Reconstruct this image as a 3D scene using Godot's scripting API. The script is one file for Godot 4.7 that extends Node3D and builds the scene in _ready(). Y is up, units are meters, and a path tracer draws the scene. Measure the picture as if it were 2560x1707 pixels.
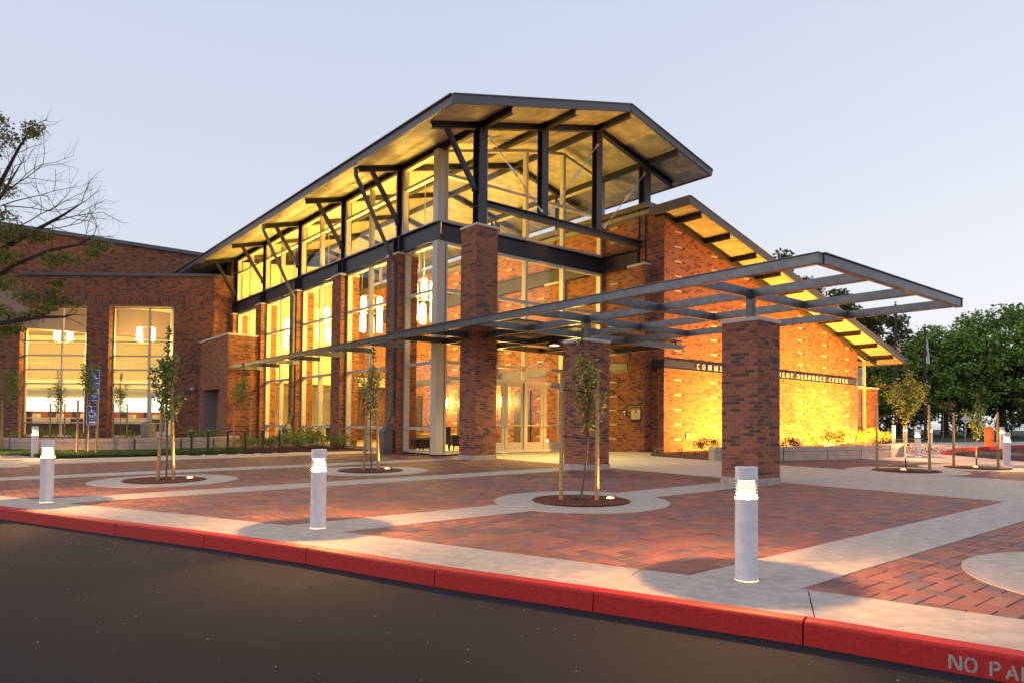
extends Node3D

# Mesh builder: collects triangles with normals and linear vertex colours.
class MB:
	var v := PackedVector3Array()
	var n := PackedVector3Array()
	var c := PackedColorArray()
	var uv := PackedVector2Array()
	func tri(a: Vector3, b: Vector3, d: Vector3, col := Color.WHITE) -> void:
		var m := (b - a).cross(d - a).normalized()
		v.append(a); v.append(d); v.append(b)
		n.append(m); n.append(m); n.append(m)
		c.append(col); c.append(col); c.append(col)
	func quad(a: Vector3, b: Vector3, d: Vector3, e: Vector3, col := Color.WHITE) -> void:
		var m := (b - a).cross(e - a).normalized()
		v.append(a); v.append(d); v.append(b); v.append(a); v.append(e); v.append(d)
		for i in 6:
			n.append(m); c.append(col)
	func squad(a: Vector3, b: Vector3, d: Vector3, e: Vector3, na: Vector3, nb: Vector3, nd: Vector3, ne: Vector3, col := Color.WHITE) -> void:
		v.append(a); v.append(d); v.append(b); v.append(a); v.append(e); v.append(d)
		n.append(na); n.append(nd); n.append(nb); n.append(na); n.append(ne); n.append(nd)
		for i in 6:
			c.append(col)
	func hexa(p: Array, col := Color.WHITE) -> void:  # p[0..3] bottom ring counter-clockwise seen from above, p[4..7] top ring
		quad(p[3], p[2], p[1], p[0], col)
		quad(p[4], p[5], p[6], p[7], col)
		for i in 4:
			var j := (i + 1) % 4
			quad(p[i], p[j], p[j + 4], p[i + 4], col)
	func box(o: Vector3, s: Vector3, col := Color.WHITE, b := Basis()) -> void:
		var h := s * 0.5
		var q := []
		for y in [-h.y, h.y]:
			for t in [Vector2(-h.x, h.z), Vector2(h.x, h.z), Vector2(h.x, -h.z), Vector2(-h.x, -h.z)]:
				q.append(o + b * Vector3(t.x, y, t.y))
		hexa(q, col)
	func bevel(o: Vector3, s: Vector3, r: float, col := Color.WHITE, b := Basis()) -> void:  # box with chamfered edges all round
		var h := s * 0.5
		var pts := {}
		for sx in [-1, 1]:
			for sy in [-1, 1]:
				for sz in [-1, 1]:
					pts[Vector3i(sx, sy, sz)] = [Vector3(sx * h.x, sy * (h.y - r), sz * (h.z - r)), Vector3(sx * (h.x - r), sy * h.y, sz * (h.z - r)), Vector3(sx * (h.x - r), sy * (h.y - r), sz * h.z)]
		var polys := []
		for a in 3:
			var u := (a + 1) % 3
			var w := (a + 2) % 3
			for s1 in [-1, 1]:
				var f := []
				for t in [[-1, -1], [1, -1], [1, 1], [-1, 1]]:
					var k := Vector3i(); k[a] = s1; k[u] = t[0]; k[w] = t[1]
					f.append(pts[k][a])
				polys.append(f)
				for s2 in [-1, 1]:
					var k0 := Vector3i(); k0[u] = s1; k0[w] = s2; k0[a] = -1
					var k1 := k0; k1[a] = 1
					polys.append([pts[k0][u], pts[k1][u], pts[k1][w], pts[k0][w]])
		for k in pts:
			polys.append(pts[k])
		for f in polys:
			var mid: Vector3 = (f[0] + f[1] + f[2]) / 3.0
			var m: Vector3 = (f[1] - f[0]).cross(f[2] - f[0])
			var g: Array = f.duplicate()
			if m.dot(mid) < 0.0:
				g.reverse()
			if g.size() == 4:
				quad(o + b * g[0], o + b * g[1], o + b * g[2], o + b * g[3], col)
			else:
				tri(o + b * g[0], o + b * g[1], o + b * g[2], col)
	func bar(p: Vector3, q: Vector3, w: float, h: float, col := Color.WHITE, up := Vector3.UP) -> void:
		var f := (q - p).normalized()
		if absf(f.dot(up)) > 0.99:
			up = Vector3.RIGHT
		var s := f.cross(up).normalized()
		var t := s.cross(f)
		box((p + q) * 0.5, Vector3(w, h, p.distance_to(q)), col, Basis(s, t, -f))
	func tube(pts: Array, rad: Array, sides := 8, col := Color.WHITE, caps := true) -> void:
		var ring := []
		var nor := []
		var side := Vector3.ZERO
		for i in pts.size():
			var f: Vector3 = (pts[mini(i + 1, pts.size() - 1)] - pts[maxi(i - 1, 0)]).normalized()
			if i == 0:
				side = f.cross(Vector3.UP if absf(f.y) < 0.9 else Vector3.RIGHT).normalized()
			else:
				side = (side - f * side.dot(f)).normalized()
			var o := f.cross(side)
			var a := []
			var b := []
			for k in sides + 1:
				var t := TAU * k / sides
				var m := side * cos(t) + o * sin(t)
				a.append(pts[i] + m * rad[i])
				b.append(m)
			ring.append(a)
			nor.append(b)
		for i in pts.size() - 1:
			for k in sides:
				squad(ring[i][k], ring[i][k + 1], ring[i + 1][k + 1], ring[i + 1][k], nor[i][k], nor[i][k + 1], nor[i + 1][k + 1], nor[i + 1][k], col)
		if caps:
			var l := pts.size() - 1
			for k in sides:
				tri(pts[0], ring[0][k + 1], ring[0][k], col)
				tri(pts[l], ring[l][k], ring[l][k + 1], col)
	func lathe(o: Vector3, prof: Array, seg := 24, col := Color.WHITE) -> void:  # profile from bottom to top, Vector2(radius, y); flat along the profile, smooth around
		for i in prof.size() - 1:
			var a: Vector2 = prof[i]
			var b: Vector2 = prof[i + 1]
			var d := (b - a).normalized()
			for k in seg:
				var c0 := cos(TAU * k / seg); var s0 := sin(TAU * k / seg)
				var c1 := cos(TAU * (k + 1) / seg); var s1 := sin(TAU * (k + 1) / seg)
				var n0 := Vector3(c0 * d.y, -d.x, -s0 * d.y)
				var n1 := Vector3(c1 * d.y, -d.x, -s1 * d.y)
				squad(o + Vector3(c0 * a.x, a.y, -s0 * a.x), o + Vector3(c1 * a.x, a.y, -s1 * a.x), o + Vector3(c1 * b.x, b.y, -s1 * b.x), o + Vector3(c0 * b.x, b.y, -s0 * b.x), n0, n1, n1, n0, col)
	func done() -> ArrayMesh:
		var a := []
		a.resize(Mesh.ARRAY_MAX)
		a[Mesh.ARRAY_VERTEX] = v
		a[Mesh.ARRAY_NORMAL] = n
		a[Mesh.ARRAY_COLOR] = c
		if uv.size() == v.size() and uv.size() > 0:
			a[Mesh.ARRAY_TEX_UV] = uv
		var m := ArrayMesh.new()
		m.add_surface_from_arrays(Mesh.PRIMITIVE_TRIANGLES, a)
		return m

var M := {}
var rng := RandomNumberGenerator.new()
const EYE := Vector3(0, 1.0, 0)
const BH := 0.0677     # brick course
const BL := 0.203      # brick module

func lin(r: float, g_: float, b: float) -> Color:
	return Color(r, g_, b)

func grd(x: float, z: float) -> float:      # the ground: a gentle slope over the plaza, level beyond it
	return 0.0122 * clampf(x, -15.0, 38.0) - 0.0074 * clampf(z, -32.0, 8.0) - 0.3314

func gp(x: float, z: float, up := 0.0) -> Vector3:
	return Vector3(x, grd(x, z) + up, z)

func put(called: String, mb: MB, mat: Material, parent: Node, kind := "") -> MeshInstance3D:
	var o := MeshInstance3D.new()
	o.mesh = mb.done()
	o.material_override = mat
	return hang(called, o, parent, kind)

func hang(called: String, o: MeshInstance3D, parent: Node, kind := "") -> MeshInstance3D:
	o.name = called
	parent.add_child(o, true)
	if kind:
		o.set_meta("kind", kind)
	return o

var taken := {}
func numbered(called: String) -> String:
	var k: int = taken.get(called, 0)
	taken[called] = k + 1
	return called if k == 0 else "%s_%03d" % [called, k]

func tag(o: Node, label: String, category := "", group := "") -> void:
	o.set_meta("label", label)
	if category:
		o.set_meta("category", category)
	if group:
		o.set_meta("group", group)

func thing(called: String, label: String, category: String, at: Vector3, group := "") -> Node3D:
	var o := Node3D.new()
	o.name = numbered(called)
	add_child(o)
	o.position = at
	tag(o, label, category, group)
	return o

func copy(src: Node3D, at: Vector3, turn: float, label: String) -> Node3D:
	var o: Node3D = src.duplicate()
	o.name = numbered(String(src.name).trim_suffix("_000"))
	add_child(o)
	o.position = at
	o.rotation.y = turn
	o.set_meta("label", label)
	return o

func struct(called: String, mb: MB, mat: Material) -> MeshInstance3D:
	var o := put(numbered(called), mb, mat, self)
	o.set_meta("kind", "structure")
	return o

func noise_tex(freq: float, lo: float, hi: float, size := 512, octaves := 4, kind := FastNoiseLite.TYPE_SIMPLEX_SMOOTH, sd := 1, mid := -1.0) -> NoiseTexture2D:
	var f := FastNoiseLite.new()
	f.noise_type = kind
	f.frequency = freq
	f.fractal_octaves = octaves
	f.seed = sd
	var t := NoiseTexture2D.new()
	t.width = size; t.height = size
	t.seamless = true
	t.noise = f
	var gr := Gradient.new()
	gr.colors = PackedColorArray([Color(lo, lo, lo), Color(hi, hi, hi)])
	gr.offsets = PackedFloat32Array([0.15, 0.85])
	if mid >= 0.0:
		gr.add_point(0.5, Color(mid, mid, mid))
	t.color_ramp = gr
	return t

func mk(called: String, col: Color, rough: float, metal := 0.0, tex: Texture2D = null, scale := 1.0, bump: Texture2D = null, bump_cm := 0.3) -> StandardMaterial3D:
	var m := StandardMaterial3D.new()
	m.resource_name = called
	m.albedo_color = col.linear_to_srgb()
	m.roughness = rough
	m.metallic = metal
	m.vertex_color_use_as_albedo = true
	if tex or bump:
		m.uv1_triplanar = true
		m.uv1_world_triplanar = true
		m.uv1_scale = Vector3.ONE * scale
		m.albedo_texture = tex
		if bump:
			m.heightmap_enabled = true
			m.heightmap_texture = bump
			m.heightmap_scale = bump_cm
	M[called] = m
	return m

func glow(called: String, col: Color, energy: float) -> StandardMaterial3D:
	var m := mk(called, Color(0.8, 0.8, 0.75), 0.5)
	m.emission_enabled = true
	m.emission = col.linear_to_srgb()
	m.emission_energy_multiplier = energy
	return m

func materials() -> void:
	var fine := noise_tex(0.09, 0.72, 1.0, 512, 5)
	var blotch := noise_tex(0.012, 0.88, 1.0, 512, 5, FastNoiseLite.TYPE_SIMPLEX_SMOOTH, 7)
	var grain := noise_tex(0.35, 0.55, 1.0, 512, 2, FastNoiseLite.TYPE_SIMPLEX, 3)
	var bump := noise_tex(0.2, 0.0, 1.0, 512, 3, FastNoiseLite.TYPE_SIMPLEX, 5)
	var wavy := noise_tex(0.02, 0.0, 1.0, 512, 3, FastNoiseLite.TYPE_SIMPLEX, 9)
	mk("brick", Color.WHITE, 0.85, 0.0, fine, 2.2, bump, 0.12)
	mk("mortar", lin(0.50, 0.38, 0.31), 0.95, 0.0, grain, 3.0)
	mk("paver", Color.WHITE, 0.72, 0.0, fine, 2.5, bump, 0.12)
	mk("sand", lin(0.10, 0.075, 0.065), 1.0, 0.0, grain, 3.0)
	mk("concrete", lin(0.52, 0.44, 0.36), 0.8, 0.0, blotch, 0.8, bump, 0.08)
	mk("wall_concrete", lin(0.42, 0.36, 0.32), 0.85, 0.0, blotch, 0.6, bump, 0.1)
	mk("asphalt", lin(0.017, 0.0155, 0.016), 0.97, 0.0, noise_tex(0.4, 0.35, 1.0, 1024, 3, FastNoiseLite.TYPE_SIMPLEX, 11), 1.6, bump, 0.35)
	mk("kerb_paint", lin(0.55, 0.012, 0.006), 0.7, 0.0, noise_tex(0.03, 0.8, 1.0, 512, 5, FastNoiseLite.TYPE_SIMPLEX, 15), 1.4, wavy, 0.05)
	mk("stencil_paint", lin(0.6, 0.55, 0.5), 0.7, 0.0, grain, 4.0)
	mk("steel", lin(0.115, 0.12, 0.13), 0.36, 0.35, noise_tex(0.02, 0.85, 1.0, 256, 3), 1.0)
	mk("dark_steel", lin(0.036, 0.034, 0.048), 0.4, 0.2)
	mk("fascia", lin(0.10, 0.097, 0.105), 0.45, 0.3)
	mk("rod", lin(0.5, 0.48, 0.46), 0.3, 0.8)
	mk("soffit", lin(0.56, 0.50, 0.42), 0.5, 0.1, noise_tex(0.01, 0.8, 1.0, 256, 3, FastNoiseLite.TYPE_SIMPLEX, 21), 0.7)
	mk("roofing", lin(0.2, 0.2, 0.21), 0.6, 0.2)
	mk("mullion", lin(0.50, 0.45, 0.39), 0.45, 0.1)
	mk("door_paint", lin(0.42, 0.36, 0.28), 0.45, 0.1)
	mk("cap", lin(0.66, 0.56, 0.49), 0.8, 0.0, blotch, 1.5, bump, 0.06)
	mk("white_paint", lin(0.72, 0.70, 0.72), 0.4, 0.0, noise_tex(0.015, 0.93, 1.0, 256, 3), 2.0)
	mk("sign_blue", lin(0.07, 0.10, 0.36), 0.4)
	mk("sign_white", lin(0.8, 0.8, 0.8), 0.5)
	mk("black_metal", lin(0.025, 0.023, 0.022), 0.45, 0.3)
	mk("rust", lin(0.20, 0.065, 0.028), 0.85, 0.0, fine, 3.0, bump, 0.2)
	mk("soil", lin(0.06, 0.035, 0.022), 1.0, 0.0, grain, 3.0, bump, 1.0)
	mk("mulch", Color.WHITE, 0.95, 0.0, grain, 2.0)
	mk("lawn", lin(0.05, 0.095, 0.016), 0.95, 0.0, noise_tex(0.05, 0.5, 1.0, 512, 4, FastNoiseLite.TYPE_SIMPLEX, 31), 0.8, bump, 1.5)
	mk("bark", lin(0.20, 0.14, 0.095), 0.9, 0.0, fine, 4.0, bump, 0.4)
	mk("dark_bark", lin(0.07, 0.05, 0.038), 0.95, 0.0, fine, 2.0, bump, 1.0)
	mk("stake_wood", lin(0.50, 0.32, 0.14), 0.75, 0.0, noise_tex(0.03, 0.7, 1.0, 256, 4, FastNoiseLite.TYPE_SIMPLEX, 33), 2.0, bump, 0.1)
	mk("rubber", lin(0.02, 0.018, 0.016), 0.8)
	mk("plaster", lin(0.66, 0.60, 0.46), 0.85)
	mk("floor_tile", lin(0.46, 0.40, 0.30), 0.35, 0.0, blotch, 0.5)
	mk("upholstery", lin(0.035, 0.03, 0.028), 0.7)
	mk("leather", lin(0.42, 0.27, 0.10), 0.5)
	mk("counter", lin(0.055, 0.032, 0.024), 0.5)
	mk("counter_light", lin(0.55, 0.5, 0.4), 0.5)
	mk("orange_panel", lin(0.5, 0.10, 0.03), 0.6)
	mk("orange_plastic", lin(0.75, 0.16, 0.02), 0.45)
	mk("plaque", lin(0.02, 0.014, 0.012), 0.35, 0.3)
	mk("plaque_face", lin(0.58, 0.5, 0.3), 0.45, 0.3)
	mk("letter_metal", lin(0.62, 0.58, 0.55), 0.32, 0.55)
	mk("flag_cloth", Color.WHITE, 0.85)
	mk("stone_tan", lin(0.5, 0.44, 0.36), 0.8, 0.0, grain, 2.0)
	for d in [["leaf", 0.6], ["leaf_far", 0.5], ["leaf_autumn", 0.6]]:
		var m := mk(d[0], Color.WHITE, 0.6)
		m.backlight_enabled = true
		m.backlight = Color(d[1], d[1], d[1] * 0.7)
	var gl := StandardMaterial3D.new()
	gl.resource_name = "glass"
	gl.transparency = BaseMaterial3D.TRANSPARENCY_ALPHA
	gl.albedo_color = Color(0.12, 0.14, 0.05, 0.07)
	gl.roughness = 0.0
	gl.metallic_specular = 0.62
	M["glass"] = gl
	glow("pendant_glow", lin(1.0, 0.86, 0.42), 5.0)
	glow("lamp_glow", lin(1.0, 0.55, 0.2), 8.0)
	glow("uplight_glow", lin(1.0, 0.46, 0.12), 9.0)
	glow("sconce_glow", lin(1.0, 0.85, 0.42), 7.0)
	glow("screen_glow", lin(1.0, 0.92, 0.66), 1.6)
	glow("well_glow", lin(1.0, 0.7, 0.2), 6.0)

func omni(parent: Node, at: Vector3, col: Color, e: float, size := 0.1) -> OmniLight3D:
	var l := OmniLight3D.new()
	l.name = "lamp"
	l.light_color = col.linear_to_srgb()
	l.light_energy = e
	l.light_size = size
	l.omni_range = 40.0
	l.omni_attenuation = 2.0
	l.shadow_enabled = true
	parent.add_child(l, true)
	l.position = at
	return l

func spot(parent: Node, at: Vector3, to: Vector3, col: Color, e: float, angle: float, size := 0.06) -> SpotLight3D:
	var l := SpotLight3D.new()
	l.name = "lamp"
	l.light_color = col.linear_to_srgb()
	l.light_energy = e
	l.light_size = size
	l.spot_range = 40.0
	l.spot_attenuation = 2.0
	l.spot_angle = angle
	l.spot_angle_attenuation = 0.8
	l.shadow_enabled = true
	parent.add_child(l, true)
	var f := (to - at).normalized()
	l.transform = Transform3D(Basis.looking_at(f, Vector3.UP if absf(f.y) < 0.95 else Vector3.RIGHT), at)
	return l

# ---------------------------------------------------------------- brickwork
func brick_tone(dark := 0.16) -> Color:
	var t := rng.randf()
	var k := rng.randf_range(0.86, 1.12)
	if t < dark:
		return lin(0.155 * k, 0.075 * k, 0.055 * k)
	if t < dark + 0.14:
		return lin(0.27 * k, 0.10 * k, 0.062 * k)
	if t < dark + 0.42:
		return lin(0.46 * k, 0.165 * k, 0.08 * k)
	return lin(0.41 * k, 0.145 * k, 0.07 * k)

# Bricks of one face in running bond. o: its lower left corner, u: to the right. Each is [u0, u1, y0, y1, colour].
func bond(w: float, h: float, opt := {}) -> Array:
	var out := []
	var top = opt.get("top")
	var holes: Array = opt.get("holes", [])
	var u_shift: float = opt.get("shift", 0.0)
	var accents: Dictionary = opt.get("accents", {})
	var rows := int(ceil(h / BH))
	for k in rows:
		var y0 := k * BH
		var y1 := minf(y0 + BH - 0.0105, h)
		var ym := (y0 + y1) * 0.5
		var cuts := []
		for r in holes:
			if ym > r.position.y and ym < r.end.y:
				cuts.append(Vector2(r.position.x, r.end.x))
		var us := -BL * 1.5 + (BL * 0.5 if k % 2 else 0.0) + u_shift
		var acc: Array = accents.get(k, [])
		while us < w:
			var a := us
			var b := us + BL - 0.0105
			us += BL
			var col := brick_tone(opt.get("dark", 0.16))
			for q in acc:
				if a + 0.1 > q and a + 0.1 < q + 0.42:
					col = lin(0.74, 0.58, 0.42)
				elif a + 0.1 > q + 0.42 and a + 0.1 < q + 0.61:
					col = lin(0.07, 0.04, 0.03)
			a = maxf(a, 0.0)
			b = minf(b, w)
			if b - a < 0.02:
				continue
			var t1 := y1
			if top != null:
				t1 = minf(y1, top.call((a + b) * 0.5))
				if t1 - y0 < 0.02:
					continue
			var parts := [Vector2(a, b)]
			for q in cuts:
				var nx := []
				for p in parts:
					if q.y <= p.x or q.x >= p.y:
						nx.append(p)
					else:
						if q.x - p.x > 0.02: nx.append(Vector2(p.x, q.x))
						if p.y - q.y > 0.02: nx.append(Vector2(q.y, p.y))
				parts = nx
			for p in parts:
				out.append([p.x, p.y, y0, t1, col])
	return out

func lay(mb: MB, list: Array, o: Vector3, u: Vector3, d := 0.009, sides := true) -> void:
	var nn := u.cross(Vector3.UP)
	for b in list:
		var a0: Vector3 = o + u * b[0] + Vector3(0, b[2], 0) + nn * d
		var a1: Vector3 = o + u * b[1] + Vector3(0, b[2], 0) + nn * d
		var a2: Vector3 = o + u * b[1] + Vector3(0, b[3], 0) + nn * d
		var a3: Vector3 = o + u * b[0] + Vector3(0, b[3], 0) + nn * d
		mb.quad(a0, a1, a2, a3, b[4])
		if sides:
			var e := nn * (d + 0.004)
			mb.quad(a3, a2, a2 - e, a3 - e, b[4])
			mb.quad(a0 - e, a1 - e, a1, a0, b[4])
			mb.quad(a1, a1 - e, a2 - e, a2, b[4])
			mb.quad(a0 - e, a0, a3, a3 - e, b[4])

var brick_meshes := {}
func brick_piece(parent: Node, b: Array, o: Vector3, u: Vector3, d := 0.009) -> void:
	var w := snappedf(b[1] - b[0], 0.004)
	var h := snappedf(b[3] - b[2], 0.004)
	var col: Color = b[4]
	var q := lin(snappedf(col.r, 0.06), snappedf(col.g, 0.025), snappedf(col.b, 0.025))
	var key := "%.3f %.3f %.3f %.3f %.3f" % [w, h, q.r, q.g, q.b]
	if not brick_meshes.has(key):
		var mb := MB.new()
		var c := 0.003
		var x := w * 0.5
		var y := h * 0.5
		var f := [Vector3(-x + c, -y + c, 0), Vector3(x - c, -y + c, 0), Vector3(x - c, y - c, 0), Vector3(-x + c, y - c, 0)]
		var r := [Vector3(-x, -y, -c), Vector3(x, -y, -c), Vector3(x, y, -c), Vector3(-x, y, -c)]
		mb.quad(f[0], f[1], f[2], f[3], q)
		for i in 4:
			var j := (i + 1) % 4
			mb.quad(r[i], r[j], f[j], f[i], q)
			mb.quad(r[i] - Vector3(0, 0, 0.014), r[j] - Vector3(0, 0, 0.014), r[j], r[i], q)
		brick_meshes[key] = mb.done()
	var m := MeshInstance3D.new()
	m.mesh = brick_meshes[key]
	m.material_override = M.brick
	var nn := u.cross(Vector3.UP)
	m.transform = Transform3D(Basis(u, Vector3.UP, nn), o + u * (b[0] + b[1]) * 0.5 + Vector3(0, (b[2] + b[3]) * 0.5, 0) + nn * d)
	hang("brick", m, parent)

# A wall face: bricks up to `single` of them (the nearest to the eye) as pieces, the rest joined.
func brick_faces(parent: Node, faces: Array, single := 0, origin := Vector3.ZERO, sides := true) -> void:
	var all := []
	for f in faces:
		for b in f[2]:
			var p: Vector3 = origin + f[0] + f[1] * (b[0] + b[1]) * 0.5 + Vector3(0, b[2], 0)
			all.append([p.distance_squared_to(EYE), b, f])
	if single > 0:
		all.sort_custom(func(x, y): return x[0] < y[0])
	var mb := MB.new()
	for i in all.size():
		var f: Array = all[i][2]
		if i < single:
			brick_piece(parent, all[i][1], f[0], f[1])
		else:
			lay(mb, [all[i][1]], f[0], f[1], 0.009, sides)
	if mb.v.size():
		put("brick", mb, M.brick, parent, "stuff")

func settle(o: Node3D, base: Vector3) -> void:   # moves a thing built in world axes so that its node stands at its base
	o.position = base
	for ch in o.get_children():
		ch.position -= base

func sky_image() -> ImageTexture:
	var w := 512
	var h := 256
	var im := Image.create(w, h, false, Image.FORMAT_RGBF)
	var glow_dir := Vector3(-0.72, 0.0, -0.69).normalized()
	for y in h:
		var el := (0.5 - (y + 0.5) / h) * PI
		for x in w:
			var az := (x + 0.5) / w * TAU
			var d := Vector3(-sin(az) * cos(el), sin(el), cos(az) * cos(el)) # Godot's panorama: the middle column looks along -z
			var flat := Vector3(d.x, 0, d.z).normalized().dot(glow_dir)
			var up := clampf(d.y, 0.0, 1.0)
			var t := pow(1.0 - up, 2.0)
			var zen := Vector3(0.48, 0.56, 0.75)
			var hor := Vector3(0.74, 0.75, 0.79).lerp(Vector3(0.98, 0.97, 0.95), smoothstep(-0.35, 0.9, flat))
			var c := zen.lerp(hor, t)
			var band := exp(-pow((up - 0.02) / 0.10, 2.0)) * (1.0 - smoothstep(-0.2, 0.7, flat))
			c += Vector3(0.03, 0.0, -0.02) * band
			if d.y < 0.0:
				c = Vector3(0.25, 0.24, 0.24)
			im.set_pixel(x, y, Color(c.x, c.y, c.z))
	return ImageTexture.create_from_image(im)

func stage() -> void:
	var yaw := 0.683442269
	var pitch := 0.0244159772
	var roll := 0.00924931649
	var f := Vector3(sin(yaw) * cos(pitch), sin(pitch), -cos(yaw) * cos(pitch))
	var r := Vector3(cos(yaw), 0, sin(yaw))
	var u := r.cross(f)
	var r2 := r * cos(roll) + u * sin(roll)
	var u2 := u * cos(roll) - r * sin(roll)
	var cam := Camera3D.new()
	cam.name = "camera"
	add_child(cam)
	cam.transform = Transform3D(Basis(r2, u2, -f), EYE)
	var near := 0.1
	cam.set_frustum(near * 1707.0 / 1729.88, Vector2(0, near * (1017.73 - 853.5) / 1729.88), near, 600.0)
	cam.current = true
	var we := WorldEnvironment.new()
	we.name = "environment"
	var e := Environment.new()
	e.background_mode = Environment.BG_SKY
	var sky := Sky.new()
	var pm := PanoramaSkyMaterial.new()
	pm.panorama = sky_image()
	sky.sky_material = pm
	e.sky = sky
	e.background_energy_multiplier = 1.0
	e.tonemap_mode = Environment.TONE_MAPPER_LINEAR
	e.tonemap_exposure = 1.12
	e.sdfgi_enabled = true
	e.ssao_enabled = true
	e.ssil_enabled = true
	we.environment = e
	add_child(we)
	var sun := DirectionalLight3D.new()   # the afterglow of the sun, just under the western sky line
	sun.name = "sun"
	sun.light_color = Color(1.0, 0.95, 0.9)
	sun.light_energy = 0.15
	sun.light_angular_distance = 30.0
	sun.shadow_enabled = true
	add_child(sun)
	sun.transform = Transform3D(Basis.looking_at(Vector3(0.8, -0.3, 0.45).normalized(), Vector3.UP), Vector3(0, 20, 0))

# ---------------------------------------------------------------- the ground
const KERB := [[-16.0, -46.0], [-9.0, -33.0], [-4.2, -23.0], [-1.6, -17.0], [0.62, -11.92], [0.82, -11.45], [1.59, -9.56], [2.21, -8.09], [2.77, -6.62], [3.27, -5.06], [3.8, -3.68], [4.32, -2.3], [4.68, -1.05], [5.0, 0.3], [5.35, 2.4], [5.6, 5.5]]
const STRIP := [[-14.6, -46.0], [-7.8, -33.0], [-3.2, -23.4], [-0.75, -17.4], [1.33, -12.2], [1.55, -11.7], [2.44, -9.86], [3.05, -8.4], [3.62, -6.95], [4.18, -5.35], [4.68, -3.95], [5.15, -2.7], [5.52, -1.4], [5.85, 0.0], [6.2, 2.2], [6.5, 5.5]]

func slab(mb: MB, poly: Array, up := 0.0, thick := 0.05, col := Color.WHITE) -> void:   # a flat slab over a polygon [x, z], following the ground
	var pts := PackedVector2Array()
	for p in poly:
		pts.append(Vector2(p[0], p[1]))
	var ids := Geometry2D.triangulate_polygon(pts)
	for i in range(0, ids.size(), 3):
		var a := pts[ids[i]]; var b := pts[ids[i + 1]]; var d := pts[ids[i + 2]]
		if (b - a).cross(d - a) > 0.0:
			var t := b; b = d; d = t
		mb.tri(gp(a.x, a.y, up), gp(b.x, b.y, up), gp(d.x, d.y, up), col)
	var ccw := not Geometry2D.is_polygon_clockwise(pts)
	for i in pts.size():
		var a := pts[i]; var b := pts[(i + 1) % pts.size()]
		if ccw:
			var t := a; a = b; b = t
		mb.quad(gp(b.x, b.y, up - thick), gp(a.x, a.y, up - thick), gp(a.x, a.y, up), gp(b.x, b.y, up), col)

func ring(cx: float, cz: float, r: float, k := 48) -> Array:
	var a := []
	for i in k:
		a.append([cx + r * cos(TAU * i / k), cz + r * sin(TAU * i / k)])
	return a

const TREES := [[7.65, -7.67], [7.76, -14.8], [3.37, -15.05], [7.5, -1.0], [18.3, -7.08], [20.9, -6.35]]
const ROAD2 := [[27.6, -9.25], [28.2, -9.62], [29.0, -9.85], [32.5, -10.55], [37.0, -10.2], [60.0, -9.0], [60.0, 12.0], [24.0, 12.0], [22.6, -2.0], [25.6, -6.9]]

func in_bands(x: float, z: float) -> bool:   # where concrete covers the plaza
	for c in [-3.16, -7.72, -12.5, -17.3]:
		if absf(z - c) < 0.40:
			return true
	for t in TREES:
		if Vector2(x - t[0], z - t[1]).length() < 1.36:
			return true
	return false

func strip_x(z: float) -> float:
	for i in STRIP.size() - 1:
		if z >= STRIP[i][1] and z <= STRIP[i + 1][1]:
			return lerpf(STRIP[i][0], STRIP[i + 1][0], (z - STRIP[i][1]) / (STRIP[i + 1][1] - STRIP[i][1]))
	return 99.0

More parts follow.
